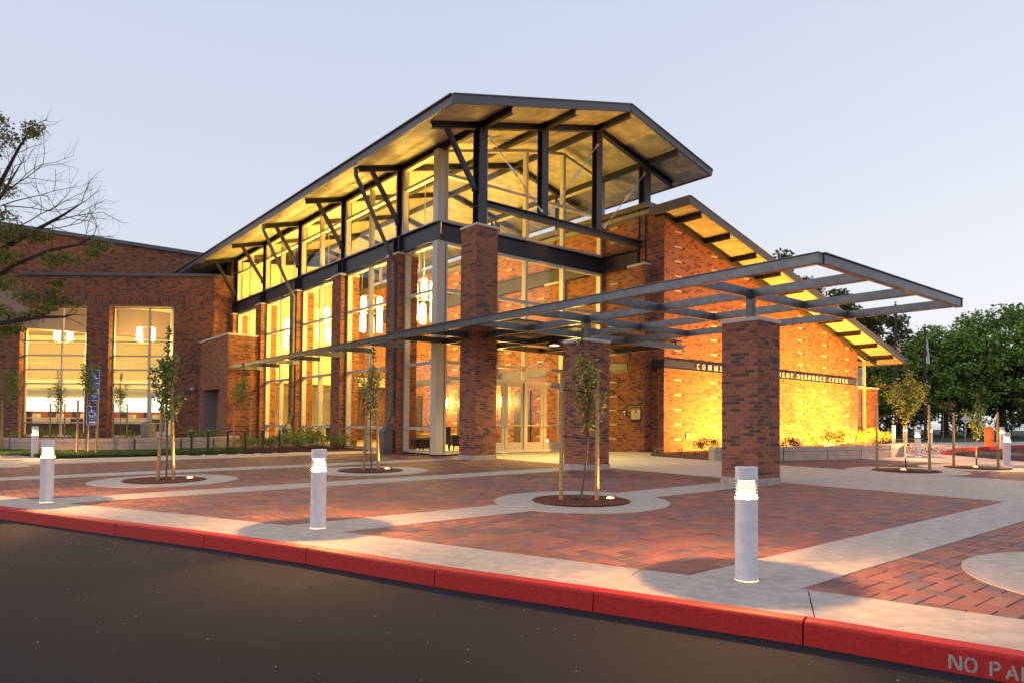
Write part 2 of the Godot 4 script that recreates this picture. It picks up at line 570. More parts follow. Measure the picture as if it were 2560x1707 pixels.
func setting() -> void:
	# far ground: one sheet to the horizon, in rings of quads that follow the slope
	var mb := MB.new()
	var lines_x := [-400.0, -120.0, -40.0, -15.0, 0.0, 12.0, 24.0, 38.0, 60.0, 120.0, 400.0]
	var lines_z := [-400.0, -160.0, -80.0, -48.0, -32.0, -16.0, -4.0, 8.0, 30.0, 90.0, 300.0]
	for i in lines_x.size() - 1:
		for j in lines_z.size() - 1:
			var x0: float = lines_x[i]; var x1: float = lines_x[i + 1]; var z0: float = lines_z[j]; var z1: float = lines_z[j + 1]
			mb.quad(gp(x0, z1, -0.2), gp(x1, z1, -0.2), gp(x1, z0, -0.2), gp(x0, z0, -0.2))
	struct("ground", mb, M.lawn)
	mb = MB.new()
	for q in [[-90.0, -15.0, -90.0, -32.0], [-15.0, 8.0, -90.0, -32.0], [-90.0, -15.0, -32.0, 8.0], [-15.0, 8.0, -32.0, 8.0], [-90.0, -15.0, 8.0, 60.0], [-15.0, 30.0, 8.0, 60.0]]:
		mb.quad(gp(q[0], q[3], -0.15), gp(q[1], q[3], -0.15), gp(q[1], q[2], -0.15), gp(q[0], q[2], -0.15))
	slab(mb, ROAD2, -0.11, 0.05)
	struct("road", mb, M.asphalt)
	# white grit and leaf scraps scattered on the asphalt
	mb = MB.new()
	for i in 260:
		var z := rng.randf_range(-14.0, -0.2)
		var x := -1.0 + rng.randf() * 6.5
		x = minf(x, kerb_x(z) - 0.05 - absf(rng.randfn(0.0, 0.5)))
		var s := rng.randf_range(0.003, 0.009)
		mb.box(gp(x, z, -0.147), Vector3(s * 1.8, 0.004, s), lin(0.42, 0.38, 0.32), Basis(Vector3.UP, rng.randf() * TAU))
	put(numbered("litter"), mb, M.mulch, self, "stuff").set_meta("label", "pale grit and leaf scraps lying on the asphalt by the red kerb")
	# sand bed below the pavers
	mb = MB.new()
	var bed := []
	for p in STRIP:
		if p[1] > -24.0 and p[1] < 3.0:
			bed.append([p[0] - 0.3, p[1]])
	slab(mb, [[13.2, 2.0], [13.2, -24.0]] + bed, -0.012, 0.1)
	slab(mb, [[17.3, 2.2], [17.3, -13.0], [27.0, -9.2], [25.2, -6.6], [22.3, -2.0], [22.3, 2.2]], -0.012, 0.1)
	struct("sand_bed", mb, M.sand)
	kerbs()
	# concrete: the strip behind the kerb in slabs, the bands, rings, walks
	var pave := Node3D.new()
	pave.name = numbered("pavement")
	add_child(pave)
	pave.set_meta("kind", "structure")
	for i in STRIP.size() - 1:
		mb = MB.new()
		var k0: Array = KERB[i]; var k1: Array = KERB[i + 1]; var s0: Array = STRIP[i]; var s1: Array = STRIP[i + 1]
		var g := 0.006
		var a := [k0[0] + 0.155, k0[1] + g]; var b := [k1[0] + 0.155, k1[1] - g]
		slab(mb, [a, b, [s1[0], s1[1] - g], [s0[0], s0[1] + g]], 0.0, 0.12)
		put("concrete_slab", mb, M.concrete, pave)
	for c in [-3.16, -7.72, -12.5, -17.3]:
		var x0: float = strip_x(c) + 0.0
		var x := x0
		var wid := 3.05
		while x < 13.0:
			mb = MB.new()
			var e := minf(x + wid, 13.0)
			var f0 := 0.004
			var a0 := strip_x(c - 0.4) if x == x0 else x + f0
			var a1 := strip_x(c + 0.4) if x == x0 else x + f0
			slab(mb, [[a1, c + 0.4], [e - f0, c + 0.4], [e - f0, c - 0.4], [a0, c - 0.4]], 0.0, 0.05)
			put("concrete_band", mb, M.concrete, pave)
			x = e
	for t in TREES:
		mb = MB.new()
		slab(mb, ring(t[0], t[1], 1.35, 56), 0.005, 0.05)
		put("concrete_ring", mb, M.concrete, pave)
	for z in [2.0, -2.6, -7.2, -11.8, -16.4]:
		for q in [[13.0, 15.25], [15.26, 17.5]]:
			mb = MB.new()
			slab(mb, [[q[0], z - 0.004], [q[1], z - 0.004], [q[1], z - 4.59], [q[0], z - 4.59]], 0.002, 0.06)
			put("concrete_slab", mb, M.concrete, pave)
	mb = MB.new()
	slab(mb, [[17.505, -11.6], [19.85, -11.2], [19.85, -16.5], [17.505, -18.7]], 0.002, 0.06)
	put("concrete_slab", mb, M.concrete, pave)
	for q in [[-4.0, 1.6], [1.61, 5.2], [5.21, 8.6], [8.61, 12.2]]:   # the strip in front of the lawn, where the bicycle stands are
		mb = MB.new()
		var z0: float = -21.85 + (0.2 if q[0] > 0 else 0.9)
		slab(mb, [[maxf(q[0], strip_x(-22.0)), z0], [q[1], z0 + 0.1], [q[1], -23.6], [maxf(q[0], -3.0), -24.0]], 0.001, 0.06)
		put("concrete_slab", mb, M.concrete, pave)
	mb = MB.new()
	slab(mb, [[-3.0, -24.01], [2.3, -24.01], [2.0, -25.4], [1.2, -29.0], [-1.0, -46.0], [-12.0, -46.0], [-3.4, -25.0]], 0.001, 0.06)
	put("concrete_slab", mb, M.concrete, pave)
	# concrete walk at the right, round the nose of the second road
	mb = MB.new()
	slab(mb, [[22.25, 6.0], [22.25, -2.2], [25.45, -6.95], [27.4, -9.3], [28.1, -9.72], [28.95, -9.98], [32.5, -10.68], [37.0, -10.33], [60.0, -9.1], [60.0, -12.6], [46.0, -13.4], [38.0, -15.2], [34.5, -14.7], [30.0, -12.4], [25.6, -9.95], [24.2, -9.75], [22.5, -10.0], [22.24, -9.0], [22.24, 6.0]], 0.0, 0.12)
	put("concrete_slab", mb, M.concrete, pave)
	pavers(pave)
	# far kerb of the second road, red
	var kp := [[27.6, -9.25], [28.2, -9.62], [29.0, -9.85], [32.5, -10.55], [37.0, -10.2], [60.0, -9.0]]
	var far := Node3D.new()
	far.name = numbered("kerb")
	add_child(far)
	far.set_meta("kind", "structure")
	for i in kp.size() - 1:
		mb = MB.new()
		var a: Array = kp[i]; var b: Array = kp[i + 1]
		mb.bar(gp(a[0], a[1], -0.04), gp(b[0], b[1], -0.04), 0.2, 0.18)
		put("kerb_stone", mb, M.kerb_paint, far)

func kerb_x(z: float) -> float:
	for i in KERB.size() - 1:
		if z >= KERB[i][1] and z <= KERB[i + 1][1]:
			return lerpf(KERB[i][0], KERB[i + 1][0], (z - KERB[i][1]) / (KERB[i + 1][1] - KERB[i][1]))
	return 5.6

func kerbs() -> void:
	var root := Node3D.new()
	root.name = numbered("kerb")
	add_child(root)
	root.set_meta("kind", "structure")
	# stones run from joint to joint; each is a swept profile with a rounded nose
	var prof := [Vector2(0.0, -0.17), Vector2(0.012, -0.02), Vector2(0.02, -0.008), Vector2(0.034, 0.0), Vector2(0.148, 0.001), Vector2(0.148, -0.1)]
	for i in KERB.size() - 1:
		if i == 4:
			continue
		var a := Vector2(KERB[i][0], KERB[i][1])
		var b := Vector2(KERB[i + 1][0], KERB[i + 1][1])
		if i == 5:
			a = Vector2(KERB[4][0], KERB[4][1])
		var d := (b - a).normalized()
		var nn := Vector2(-d.y, d.x)
		if nn.x < 0.0:
			nn = -nn
		a += d * 0.005
		b -= d * 0.005
		var mb := MB.new()
		for k in prof.size() - 1:
			var p: Vector2 = prof[k]; var q: Vector2 = prof[k + 1]
			var pa := a + nn * p.x; var pb := b + nn * p.x; var qa := a + nn * q.x; var qb := b + nn * q.x
			mb.quad(gp(pa.x, pa.y, p.y), gp(pb.x, pb.y, p.y), gp(qb.x, qb.y, q.y), gp(qa.x, qa.y, q.y))
		for e in [a, b]:
			for k in range(1, prof.size() - 1):
				var t: Array = []
				for kk in [0, k, k + 1]:
					var w: Vector2 = e + nn * prof[kk].x
					t.append(gp(w.x, w.y, prof[kk].y))
				if e == a: mb.tri(t[0], t[1], t[2])
				else: mb.tri(t[0], t[2], t[1])
		var st := put("kerb_stone", mb, M.kerb_paint, root)
		if i == 11:
			stencil(st, a, b)

func stencil(parent: Node, a: Vector2, b: Vector2) -> void:   # NO PARKING, sprayed through a stencil on the kerb's face
	var mb := MB.new()
	var d := (b - a).normalized()
	var nn := Vector2(-d.y, d.x)
	if nn.x < 0.0: nn = -nn
	var glyphs := {
		"N": [[[0, 0], [0, 1]], [[0.1, 1], [0.62, 0]], [[0.72, 0], [0.72, 1]]],
		"O": [[[0.3, 1.0], [0.12, 0.85], [0.03, 0.5], [0.12, 0.15], [0.3, 0.0]], [[0.48, 1.0], [0.68, 0.85], [0.76, 0.5], [0.68, 0.15], [0.48, 0.0]]],
		"P": [[[0, 0], [0, 1]], [[0.2, 1.0], [0.45, 0.96], [0.55, 0.75], [0.45, 0.52], [0.2, 0.47]]],
		"A": [[[0.0, 0.0], [0.22, 0.62]], [[0.2, 0.3], [0.36, 0.3]], [[0.36, 0.95], [0.66, 0.0]]],
		"R": [[[0, 0], [0, 1]], [[0.2, 1.0], [0.45, 0.96], [0.55, 0.75], [0.45, 0.52], [0.2, 0.47]], [[0.28, 0.42], [0.6, 0.0]]],
		"K": [[[0, 0], [0, 1]], [[0.2, 0.5], [0.6, 1.0]], [[0.25, 0.45], [0.65, 0.0]]],
		"I": [[[0, 0], [0, 1]]],
		"G": [[[0.62, 0.85], [0.4, 1.0], [0.12, 0.85], [0.03, 0.5], [0.12, 0.15], [0.4, 0.0], [0.66, 0.2], [0.66, 0.45], [0.45, 0.45]]],
	}
	var s := 0.074
	var x := 0.80
	for ch in "NO PARKING":
		if ch == " ":
			x += 0.052
			continue
		for st in glyphs[ch]:
			for i in st.size() - 1:
				var p := Vector2(st[i][0], st[i][1]) * s
				var q := Vector2(st[i + 1][0], st[i + 1][1]) * s
				var dd := (q - p).normalized()
				p -= dd * 0.003; q += dd * 0.003
				var m := Vector2(-dd.y, dd.x) * 0.0068
				var c := [p - m, q - m, q + m, p + m]
				var w := []
				for t in c:
					var yy: float = -0.128 + t.y
					var inset: float = (yy + 0.17) * 0.08 - 0.002
					var g2: Vector2 = a + d * (x + t.x) + nn * inset
					w.append(gp(g2.x, g2.y, yy))
				mb.quad(w[0], w[1], w[2], w[3])
		x += (0.98 if ch != "I" else 0.3) * s
	put("lettering", mb, M.stencil_paint, parent)

func paver_tone() -> Color:
	var t := rng.randf()
	var k := rng.randf_range(0.88, 1.12)
	if t < 0.22:
		return lin(0.27 * k, 0.165 * k, 0.145 * k)
	if t < 0.40:
		return lin(0.29 * k, 0.14 * k, 0.115 * k)
	if t < 0.70:
		return lin(0.40 * k, 0.155 * k, 0.105 * k)
	return lin(0.45 * k, 0.185 * k, 0.12 * k)

func pavers(pave: Node) -> void:    # herringbone, 145 x 290 mm
	var s := 0.145
	var list := []
	for j in range(-165, 14):
		for i in range(-8, 186):
			var m := posmod(i - j, 4)
			var sx := 1; var sz := 1
			if m == 0: sx = 2
			elif m == 2: sz = 2
			else: continue
			var x0 := i * s; var z0 := j * s
			if m == 2: z0 = (j - 1) * s
			var cx := x0 + sx * s * 0.5; var cz := z0 + sz * s * 0.5
			if cz < -21.9 or cz > 1.6:
				continue
			var ok := false
			if cx < 13.1:
				ok = cx > strip_x(cz) - 0.15
			elif cx > 17.4 and cz > -13.0:
				ok = cz > -12.35 + (cx - 17.6) * 0.47 and cx < 22.35 and (cz > -9.8 or cx < 22.3)
			if not ok:
				continue
			var inside := true
			for q in [[0.0, 0.0], [sx * s, 0.0], [0.0, sz * s], [sx * s, sz * s]]:
				if not in_bands(x0 + q[0], z0 + q[1]) and x0 + q[0] < 13.0 or x0 + q[0] > 17.5 and not in_bands(x0 + q[0], z0 + q[1]):
					inside = false
			if inside:
				continue
			list.append([Vector2(cx, cz).length_squared(), cx, cz, sx * s, sz * s])
	list.sort_custom(func(a, b): return a[0] < b[0])
	var mb := MB.new()
	var kept := {}
	var singles := 0
	for p in list:
		var w: float = p[3] - 0.007
		var d: float = p[4] - 0.007
		var col := paver_tone()
		var tilt := rng.randfn(0.0, 0.0012)
		var o := gp(p[1], p[2], -0.005 + tilt)
		var h := Vector3(w * 0.5, 0, d * 0.5)
		var c := 0.006
		var dist: float = sqrt(p[0])
		var seen := proj_in_view(o)
		if singles < 300 and seen:
			singles += 1
			var q := lin(snappedf(col.r, 0.05), snappedf(col.g, 0.025), snappedf(col.b, 0.02))
			var key := "%s %.2f %.3f %.3f" % ["x" if w > d else "z", q.r, q.g, q.b]
			if not kept.has(key):
				var one := MB.new()
				paver_shape(one, Vector3.ZERO, h, c, q)
				kept[key] = one.done()
			var mi := MeshInstance3D.new()
			mi.mesh = kept[key]
			mi.material_override = M.paver
			mi.position = o
			mi.rotation = Vector3(0.0074, 0, 0.0122)
			hang("paver", mi, pave)
		elif dist < 15.0:
			paver_shape(mb, o, h, c, col)
		else:
			mb.quad(o + Vector3(-h.x, 0, h.z), o + Vector3(h.x, 0, h.z), o + Vector3(h.x, 0, -h.z), o + Vector3(-h.x, 0, -h.z), col)
	put("paver", mb, M.paver, pave, "stuff")

func proj_in_view(p: Vector3) -> bool:
	var q := (p - EYE).normalized()
	return q.dot(Vector3(0.6315, 0, -0.7754)) > 0.78

func paver_shape(mb: MB, o: Vector3, h: Vector3, c: float, col: Color) -> void:
	var t := [o + Vector3(-h.x + c, 0, h.z - c), o + Vector3(h.x - c, 0, h.z - c), o + Vector3(h.x - c, 0, -h.z + c), o + Vector3(-h.x + c, 0, -h.z + c)]
	var r := [o + Vector3(-h.x, -0.005, h.z), o + Vector3(h.x, -0.005, h.z), o + Vector3(h.x, -0.005, -h.z), o + Vector3(-h.x, -0.005, -h.z)]
	mb.quad(t[0], t[1], t[2], t[3], col)
	var dn := Vector3(0, -0.02, 0)
	for i in 4:
		var j := (i + 1) % 4
		mb.quad(r[i], r[j], t[j], t[i], col)
		mb.quad(r[i] + dn, r[j] + dn, r[j], r[i], col)

# ---------------------------------------------------------------- brick pillars of the canopy
func brick_column_faces(x0: float, x1: float, z0: float, z1: float, y0: float, y1: float, sides := "sw") -> Array:   # z0 > z1; s faces +z, w faces -x, e faces +x
	var f := []
	var h := y1 - y0
	if "w" in sides: f.append([Vector3(x0, y0, z1), Vector3(0, 0, 1), bond(z0 - z1, h)])
	if "s" in sides: f.append([Vector3(x0, y0, z0), Vector3(1, 0, 0), bond(x1 - x0, h, {"shift": BL * 0.5})])
	if "e" in sides: f.append([Vector3(x1, y0, z0), Vector3(0, 0, -1), bond(z0 - z1, h)])
	if "n" in sides: f.append([Vector3(x1, y0, z1), Vector3(-1, 0, 0), bond(x1 - x0, h, {"shift": BL * 0.5})])
	return f

func core(parent: Node, called: String, x0: float, x1: float, z0: float, z1: float, y0: float, y1: float, mat: Material, kind := "") -> MeshInstance3D:
	var mb := MB.new()
	mb.box(Vector3((x0 + x1) * 0.5, (y0 + y1) * 0.5, (z0 + z1) * 0.5), Vector3(x1 - x0, y1 - y0, absf(z0 - z1)))
	return put(called, mb, mat, parent, kind)

func pillar(at: Vector3, top: float, label: String, single: int, high := false) -> void:
	# at: centre of the base on the ground; bricks 0.80 m wide stand on a concrete foot
	var t := thing("brick_pillar", label, "pillar", at, "brick pillars along the canopy")
	var r := 0.40
	var mb := MB.new()
	mb.bevel(Vector3(0, 0.035, 0), Vector3(0.83, 0.19, 0.83), 0.008)
	put("footing", mb, M.wall_concrete, t)
	var y0 := 0.13
	core(t, "mortar_core", -r + 0.009, r - 0.009, r - 0.009, -r + 0.009, y0, top - 0.075, M.mortar)
	var faces := brick_column_faces(-r + 0.009, r - 0.009, r - 0.009, -r + 0.009, y0, top - 0.078, "swen")
	brick_faces(t, faces, single, at)
	if high:
		mb = MB.new()
		mb.bevel(Vector3(0, top - 0.037, 0), Vector3(0.86, 0.075, 0.86), 0.01)
		put("cap_stone", mb, M.cap, t)
	else:
		for q in [Vector2(-1, -1), Vector2(1, -1), Vector2(-1, 1), Vector2(1, 1)]:
			mb = MB.new()
			mb.bevel(Vector3(q.x * 0.2115, top - 0.037, q.y * 0.2115), Vector3(0.418, 0.075, 0.418), 0.006)
			put("cap_stone", mb, M.cap, t)

# ---------------------------------------------------------------- the main building
const XR := 17.4       # ridge
const ZF := -15.2      # front edge of the main roof
const ZB := -46.0
const PX := [12.33, 14.87, 17.41, 19.95]
const CZ := [-16.77, -21.37, -25.87, -30.35, -34.9, -39.3]

func roof_y(x: float) -> float:
	return 11.68 - (0.2623 * (XR - x) if x < XR else 0.2445 * (x - XR))

func poly_pane(mb: MB, p: Array) -> void:
	mb.quad(p[0], p[1], p[2], p[3])

func ibeam(mb: MB, a: Vector3, b: Vector3, depth: float, wid: float, tf := 0.025, tw := 0.014) -> void:  # a, b: top centre line
	var f := (b - a).normalized()
	var s := f.cross(Vector3.UP).normalized()
	var up := s.cross(f)
	mb.bar(a - up * tf * 0.5, b - up * tf * 0.5, wid, tf, Color.WHITE)
	mb.bar(a - up * (depth - tf * 0.5), b - up * (depth - tf * 0.5), wid, tf, Color.WHITE)
	mb.bar(a - up * depth * 0.5, b - up * depth * 0.5, tw, depth - 2 * tf - 0.002, Color.WHITE)

func hcolumn(mb: MB, x: float, z: float, y0: float, y1: float, wx := 0.3, dz := 0.33) -> void:   # wide flange column, flanges facing +z and -z
	var tf := 0.026
	mb.box(Vector3(x, (y0 + y1) * 0.5, z + dz * 0.5 - tf * 0.5), Vector3(wx, y1 - y0, tf))
	mb.box(Vector3(x, (y0 + y1) * 0.5, z - dz * 0.5 + tf * 0.5), Vector3(wx, y1 - y0, tf))
	mb.box(Vector3(x, (y0 + y1) * 0.5, z), Vector3(0.018, y1 - y0, dz - 2 * tf - 0.002))

func building() -> void:
	var B := thing("resource_center", "brick and glass public building with high gabled roof over its glazed lobby", "building", Vector3.ZERO)
	# --- roof: deck, soffit panels, fascias
	var mb := MB.new()
	var zt := ZF - 0.06
	for q in [[10.3, XR], [XR, 21.9]]:
		mb.quad(Vector3(q[0], roof_y(q[0]) - 0.02, zt), Vector3(q[1], roof_y(q[1]) - 0.02, zt), Vector3(q[1], roof_y(q[1]) - 0.02, ZB), Vector3(q[0], roof_y(q[0]) - 0.02, ZB))
		mb.quad(Vector3(q[0], roof_y(q[0]) - 0.14, ZB), Vector3(q[1], roof_y(q[1]) - 0.14, ZB), Vector3(q[1], roof_y(q[1]) - 0.14, zt), Vector3(q[0], roof_y(q[0]) - 0.14, zt))
	var roof := put("roof", mb, M.roofing, B)
	mb = MB.new()
	for q in [[10.27, XR], [XR, 21.94]]:
		mb.bar(Vector3(q[0], roof_y(q[0]) - 0.125, ZF - 0.03), Vector3(q[1], roof_y(q[1]) - 0.125, ZF - 0.03), 0.06, 0.25, Color.WHITE)
		mb.bar(Vector3(q[0], roof_y(q[0]) + 0.004, ZF - 0.02), Vector3(q[1], roof_y(q[1]) + 0.004, ZF - 0.02), 0.1, 0.03, Color.WHITE)
	mb.bar(Vector3(10.3, roof_y(10.27) - 0.12, ZF - 0.061), Vector3(10.3, roof_y(10.27) - 0.12, ZB), 0.06, 0.24)
	mb.bar(Vector3(10.27, roof_y(10.27) + 0.012, ZF - 0.061), Vector3(10.27, roof_y(10.27) + 0.012, ZB), 0.14, 0.03)
	mb.bar(Vector3(21.91, roof_y(21.94) - 0.12, ZF - 0.061), Vector3(21.91, roof_y(21.94) - 0.12, ZB), 0.06, 0.24)
	mb.bar(Vector3(22.0, roof_y(21.94) + 0.0, ZF - 0.061), Vector3(22.0, roof_y(21.94) + 0.0, ZB), 0.14, 0.1)
	put("fascia", mb, M.fascia, roof)
	var zs := [ZF - 0.07]
	for z in CZ: zs.append(z)
	zs.append(ZB)
	for k in zs.size() - 1:
		var x := 10.36
		var wid := 1.17
		while x < 21.85:
			var e := minf(x + wid, 21.87)
			if x < XR and e > XR: e = XR
			mb = MB.new()
			var g := 0.006
			var z0: float = zs[k] - g; var z1: float = zs[k + 1] + g
			var ya := roof_y(x + g) - 0.215; var yb := roof_y(e - g) - 0.215
			mb.quad(Vector3(x + g, ya, z1), Vector3(e - g, yb, z1), Vector3(e - g, yb, z0), Vector3(x + g, ya, z0))
			mb.quad(Vector3(x + g, ya, z0), Vector3(e - g, yb, z0), Vector3(e - g, yb + 0.03, z0), Vector3(x + g, ya + 0.03, z0))
			put("soffit_panel", mb, M.soffit, roof)
			x = e
	# --- steel frames at every column line
	for k in CZ.size():
		var z: float = CZ[k]
		mb = MB.new()
		var d := 0.215
		ibeam(mb, Vector3(10.56, roof_y(10.56) - d, z), Vector3(XR, roof_y(XR) - d, z), 0.2, 0.16)
		ibeam(mb, Vector3(XR, roof_y(XR) - d, z), Vector3(21.6, roof_y(21.6) - d, z), 0.2, 0.16)
		put("roof_beam", mb, M.dark_steel, B)
		for s in [0, 3]:
			mb = MB.new()
			var top: float = roof_y(PX[s]) - d - 0.19
			hcolumn(mb, PX[s], z, 6.92 + (0.0 if k == 0 else 0.02), top)
			if s == 0:
				for q in [6.93, 7.53, 8.0]:
					mb.box(Vector3(PX[s], q, z), Vector3(0.31, 0.016, 0.34))
			put("steel_column", mb, M.dark_steel, B)
		mb = MB.new()
		mb.bar(Vector3(12.17, 8.02, z), Vector3(11.1, roof_y(11.1) - 0.40, z), 0.13, 0.13)
		mb.box(Vector3(12.12, 8.1, z), Vector3(0.2, 0.3, 0.03))
		put("strut", mb, M.dark_steel, B)
	# purlins along the building on each post line, running on under the front overhang
	for k in 4:
		mb = MB.new()
		var x: float = PX[k]
		var top := roof_y(x) - 0.222
		ibeam(mb, Vector3(x, top, ZF - 0.07), Vector3(x, top, ZB), 0.2 if k != 0 else 0.23, 0.14)
		put("roof_beam", mb, M.dark_steel, B)
	# front frame: posts, rail, tension rods
	for x in [14.87, 17.41]:
		mb = MB.new()
		hcolumn(mb, x, -16.77, 7.79, roof_y(x) - 0.42, 0.26, 0.26)
		put("steel_post", mb, M.dark_steel, B)
	mb = MB.new()
	ibeam(mb, Vector3(12.49, 7.79, -16.77), Vector3(19.79, 7.79, -16.77), 0.22, 0.2)
	put("steel_rail", mb, M.dark_steel, B)
	for q in [[Vector3(12.55, 9.72, -16.62), Vector3(14.68, 7.87, -16.62)], [Vector3(17.26, 10.7, -16.62), Vector3(15.06, 7.87, -16.62)], [Vector3(19.78, 10.3, -16.62), Vector3(17.6, 7.87, -16.62)]]:
		mb = MB.new()
		mb.tube([q[0], q[1]], [0.016, 0.016], 8)
		var mid: Vector3 = q[0].lerp(q[1], 0.45)
		var f: Vector3 = (q[1] - q[0]).normalized()
		var sd := f.cross(Vector3(0, 0, 1)).normalized()
		for s in [-1, 1]:
			mb.bar(mid - f * 0.17 + sd * 0.03 * s, mid + f * 0.17 + sd * 0.03 * s, 0.02, 0.03)
			mb.tube([mid + f * (0.13 * s), mid + f * (0.22 * s)], [0.034, 0.028], 8)
		for e in q:
			mb.tube([e + Vector3(0, 0, -0.03), e + Vector3(0, 0, 0.03)], [0.05, 0.05], 12)
			mb.bar(e, e.lerp(mid, 0.12), 0.025, 0.05)
		put("tension_rod", mb, M.rod, B)
	# 600 mm girders at the floor line: long side, front, return, inner wall
	var gl := [[Vector3(12.21, 7.54, -18.745), Vector3(12.21, 7.54, -39.6)], [Vector3(12.325, 7.54, -18.86), Vector3(19.84, 7.54, -18.86)], [Vector3(19.78, 7.538, -16.95), Vector3(19.78, 7.538, -18.74)], [Vector3(19.66, 7.536, -18.98), Vector3(19.66, 7.536, -39.6)]]
	for q in gl:
		mb = MB.new()
		ibeam(mb, q[0], q[1], 0.61, 0.23, 0.03, 0.02)
		if q == gl[0]:
			for z in CZ:
				if z < -18:
					for sgn in [-1, 1]:
						mb.box(Vector3(12.13, 7.235, z + sgn * 0.2), Vector3(0.13, 0.5, 0.02))
						for b in 5:
							mb.box(Vector3(12.185, 7.05 + b * 0.09, z + sgn * 0.27), Vector3(0.03, 0.035, 0.035))
			mb.box(Vector3(12.11, 7.235, -18.76), Vector3(0.02, 0.6, 0.03))
		put("girder", mb, M.dark_steel, B)
	# --- corner post and glazing
	mb = MB.new()
	mb.box(Vector3(12.27, 3.46, -18.9), Vector3(0.34, 6.92, 0.3))
	mb.box(Vector3(12.27, 8.73, -18.9), Vector3(0.32, 2.38, 0.28))
	put("corner_post", mb, M.mullion, B)
	glazing(B)
	doors(B)
	# --- brick columns of the long glazed side
	for k in range(1, CZ.size()):
		var z: float = CZ[k]
		var o := Node3D.new()
		o.name = "brick_column"
		B.add_child(o, true)
		core(o, "mortar_core", 11.94, 12.72, z + 0.39, z - 0.39, -0.25, 6.84, M.mortar)
		brick_faces(o, brick_column_faces(11.935, 12.725, z + 0.395, z - 0.395, -0.1, 6.84, "swe"), 0)
		mb = MB.new()
		mb.bevel(Vector3(12.33, 6.88, z), Vector3(0.86, 0.08, 0.86), 0.01)
		put("cap_stone", mb, M.cap, o)
	side_wall(B)
	gable(B)
	lobby(B)
	# --- downspouts with boots
	for q in [[-21.22, -21.1, 1.0], [-30.0, -30.05, 1.0]]:
		mb = MB.new()
		var pts := [Vector3(10.42, 9.56, q[0]), Vector3(10.42, 9.3, q[0]), Vector3(11.62, 6.95, q[1]), Vector3(11.84, 6.6, q[1]), Vector3(11.84, 1.4, q[1]), Vector3(11.66, 0.9, q[1])]
		for i in pts.size() - 1:
			mb.bar(pts[i], pts[i + 1] + (pts[i + 1] - pts[i]).normalized() * 0.02, 0.1, 0.11, Color.WHITE, Vector3(0, 0, 1))
		mb.hexa([Vector3(11.40, -0.05, q[1] + 0.19), Vector3(11.78, -0.05, q[1] + 0.19), Vector3(11.78, -0.05, q[1] - 0.19), Vector3(11.40, -0.05, q[1] - 0.19), Vector3(11.46, 0.72, q[1] + 0.16), Vector3(11.78, 0.72, q[1] + 0.16), Vector3(11.78, 0.72, q[1] - 0.16), Vector3(11.46, 0.72, q[1] - 0.16)])
		mb.hexa([Vector3(11.46, 0.722, q[1] + 0.16), Vector3(11.78, 0.722, q[1] + 0.16), Vector3(11.78, 0.722, q[1] - 0.16), Vector3(11.46, 0.722, q[1] - 0.16), Vector3(11.61, 0.94, q[1] + 0.06), Vector3(11.74, 0.94, q[1] + 0.06), Vector3(11.74, 0.94, q[1] - 0.06), Vector3(11.61, 0.94, q[1] - 0.06)])
		put("downspout", mb, M.fascia, B)
	settle(B, Vector3(16.0, 0.0, -27.0))

func frame_grid(parent: Node, called: String, o: Vector3, u: Vector3, us: Array, ys: Array, w := 0.07, d := 0.16, skip := [], slope = null) -> void:
	# a window: mullions at us, rails at ys, one pane per opening; top edge may follow slope(u)
	var nn := u.cross(Vector3.UP)
	var mb := MB.new()
	var b := Basis(u, Vector3.UP, nn)
	for i in us.size():
		var yt: float = ys[-1]
		if slope != null: yt = slope.call(us[i])
		mb.box(o + u * us[i] + Vector3(0, (ys[0] + yt) * 0.5, 0), Vector3(w, yt - ys[0], d), Color.WHITE, b)
	for i in us.size() - 1:
		for j in ys.size():
			var a: float = us[i] + w * 0.5
			var e: float = us[i + 1] - w * 0.5
			if slope != null and j == ys.size() - 1:
				mb.bar(o + u * a + Vector3(0, slope.call(a) - w * 0.5, 0), o + u * e + Vector3(0, slope.call(e) - w * 0.5, 0), d - 0.03, w)
			else:
				mb.box(o + u * (a + e) * 0.5 + Vector3(0, ys[j] + (w * 0.5 if j == 0 else (-w * 0.5 if j == ys.size() - 1 else 0.0)), 0), Vector3(e - a, w, d - 0.03), Color.WHITE, b)
	var win := put(called, mb, M.mullion, parent)
	for i in us.size() - 1:
		for j in ys.size() - 1:
			if [i, j] in skip: continue
			var a: float = us[i] + w * 0.4
			var e: float = us[i + 1] - w * 0.4
			var ya: float = ys[j]
			var y1: float = ys[j + 1]
			var y2: float = ys[j + 1]
			if slope != null and j == ys.size() - 2:
				y1 = slope.call(a); y2 = slope.call(e)
			var p := MB.new()
			var off := o + nn * 0.03
			p.quad(off + u * a + Vector3(0, ya, 0), off + u * e + Vector3(0, ya, 0), off + u * e + Vector3(0, y2, 0), off + u * a + Vector3(0, y1, 0))
			put("pane", p, M.glass, win)

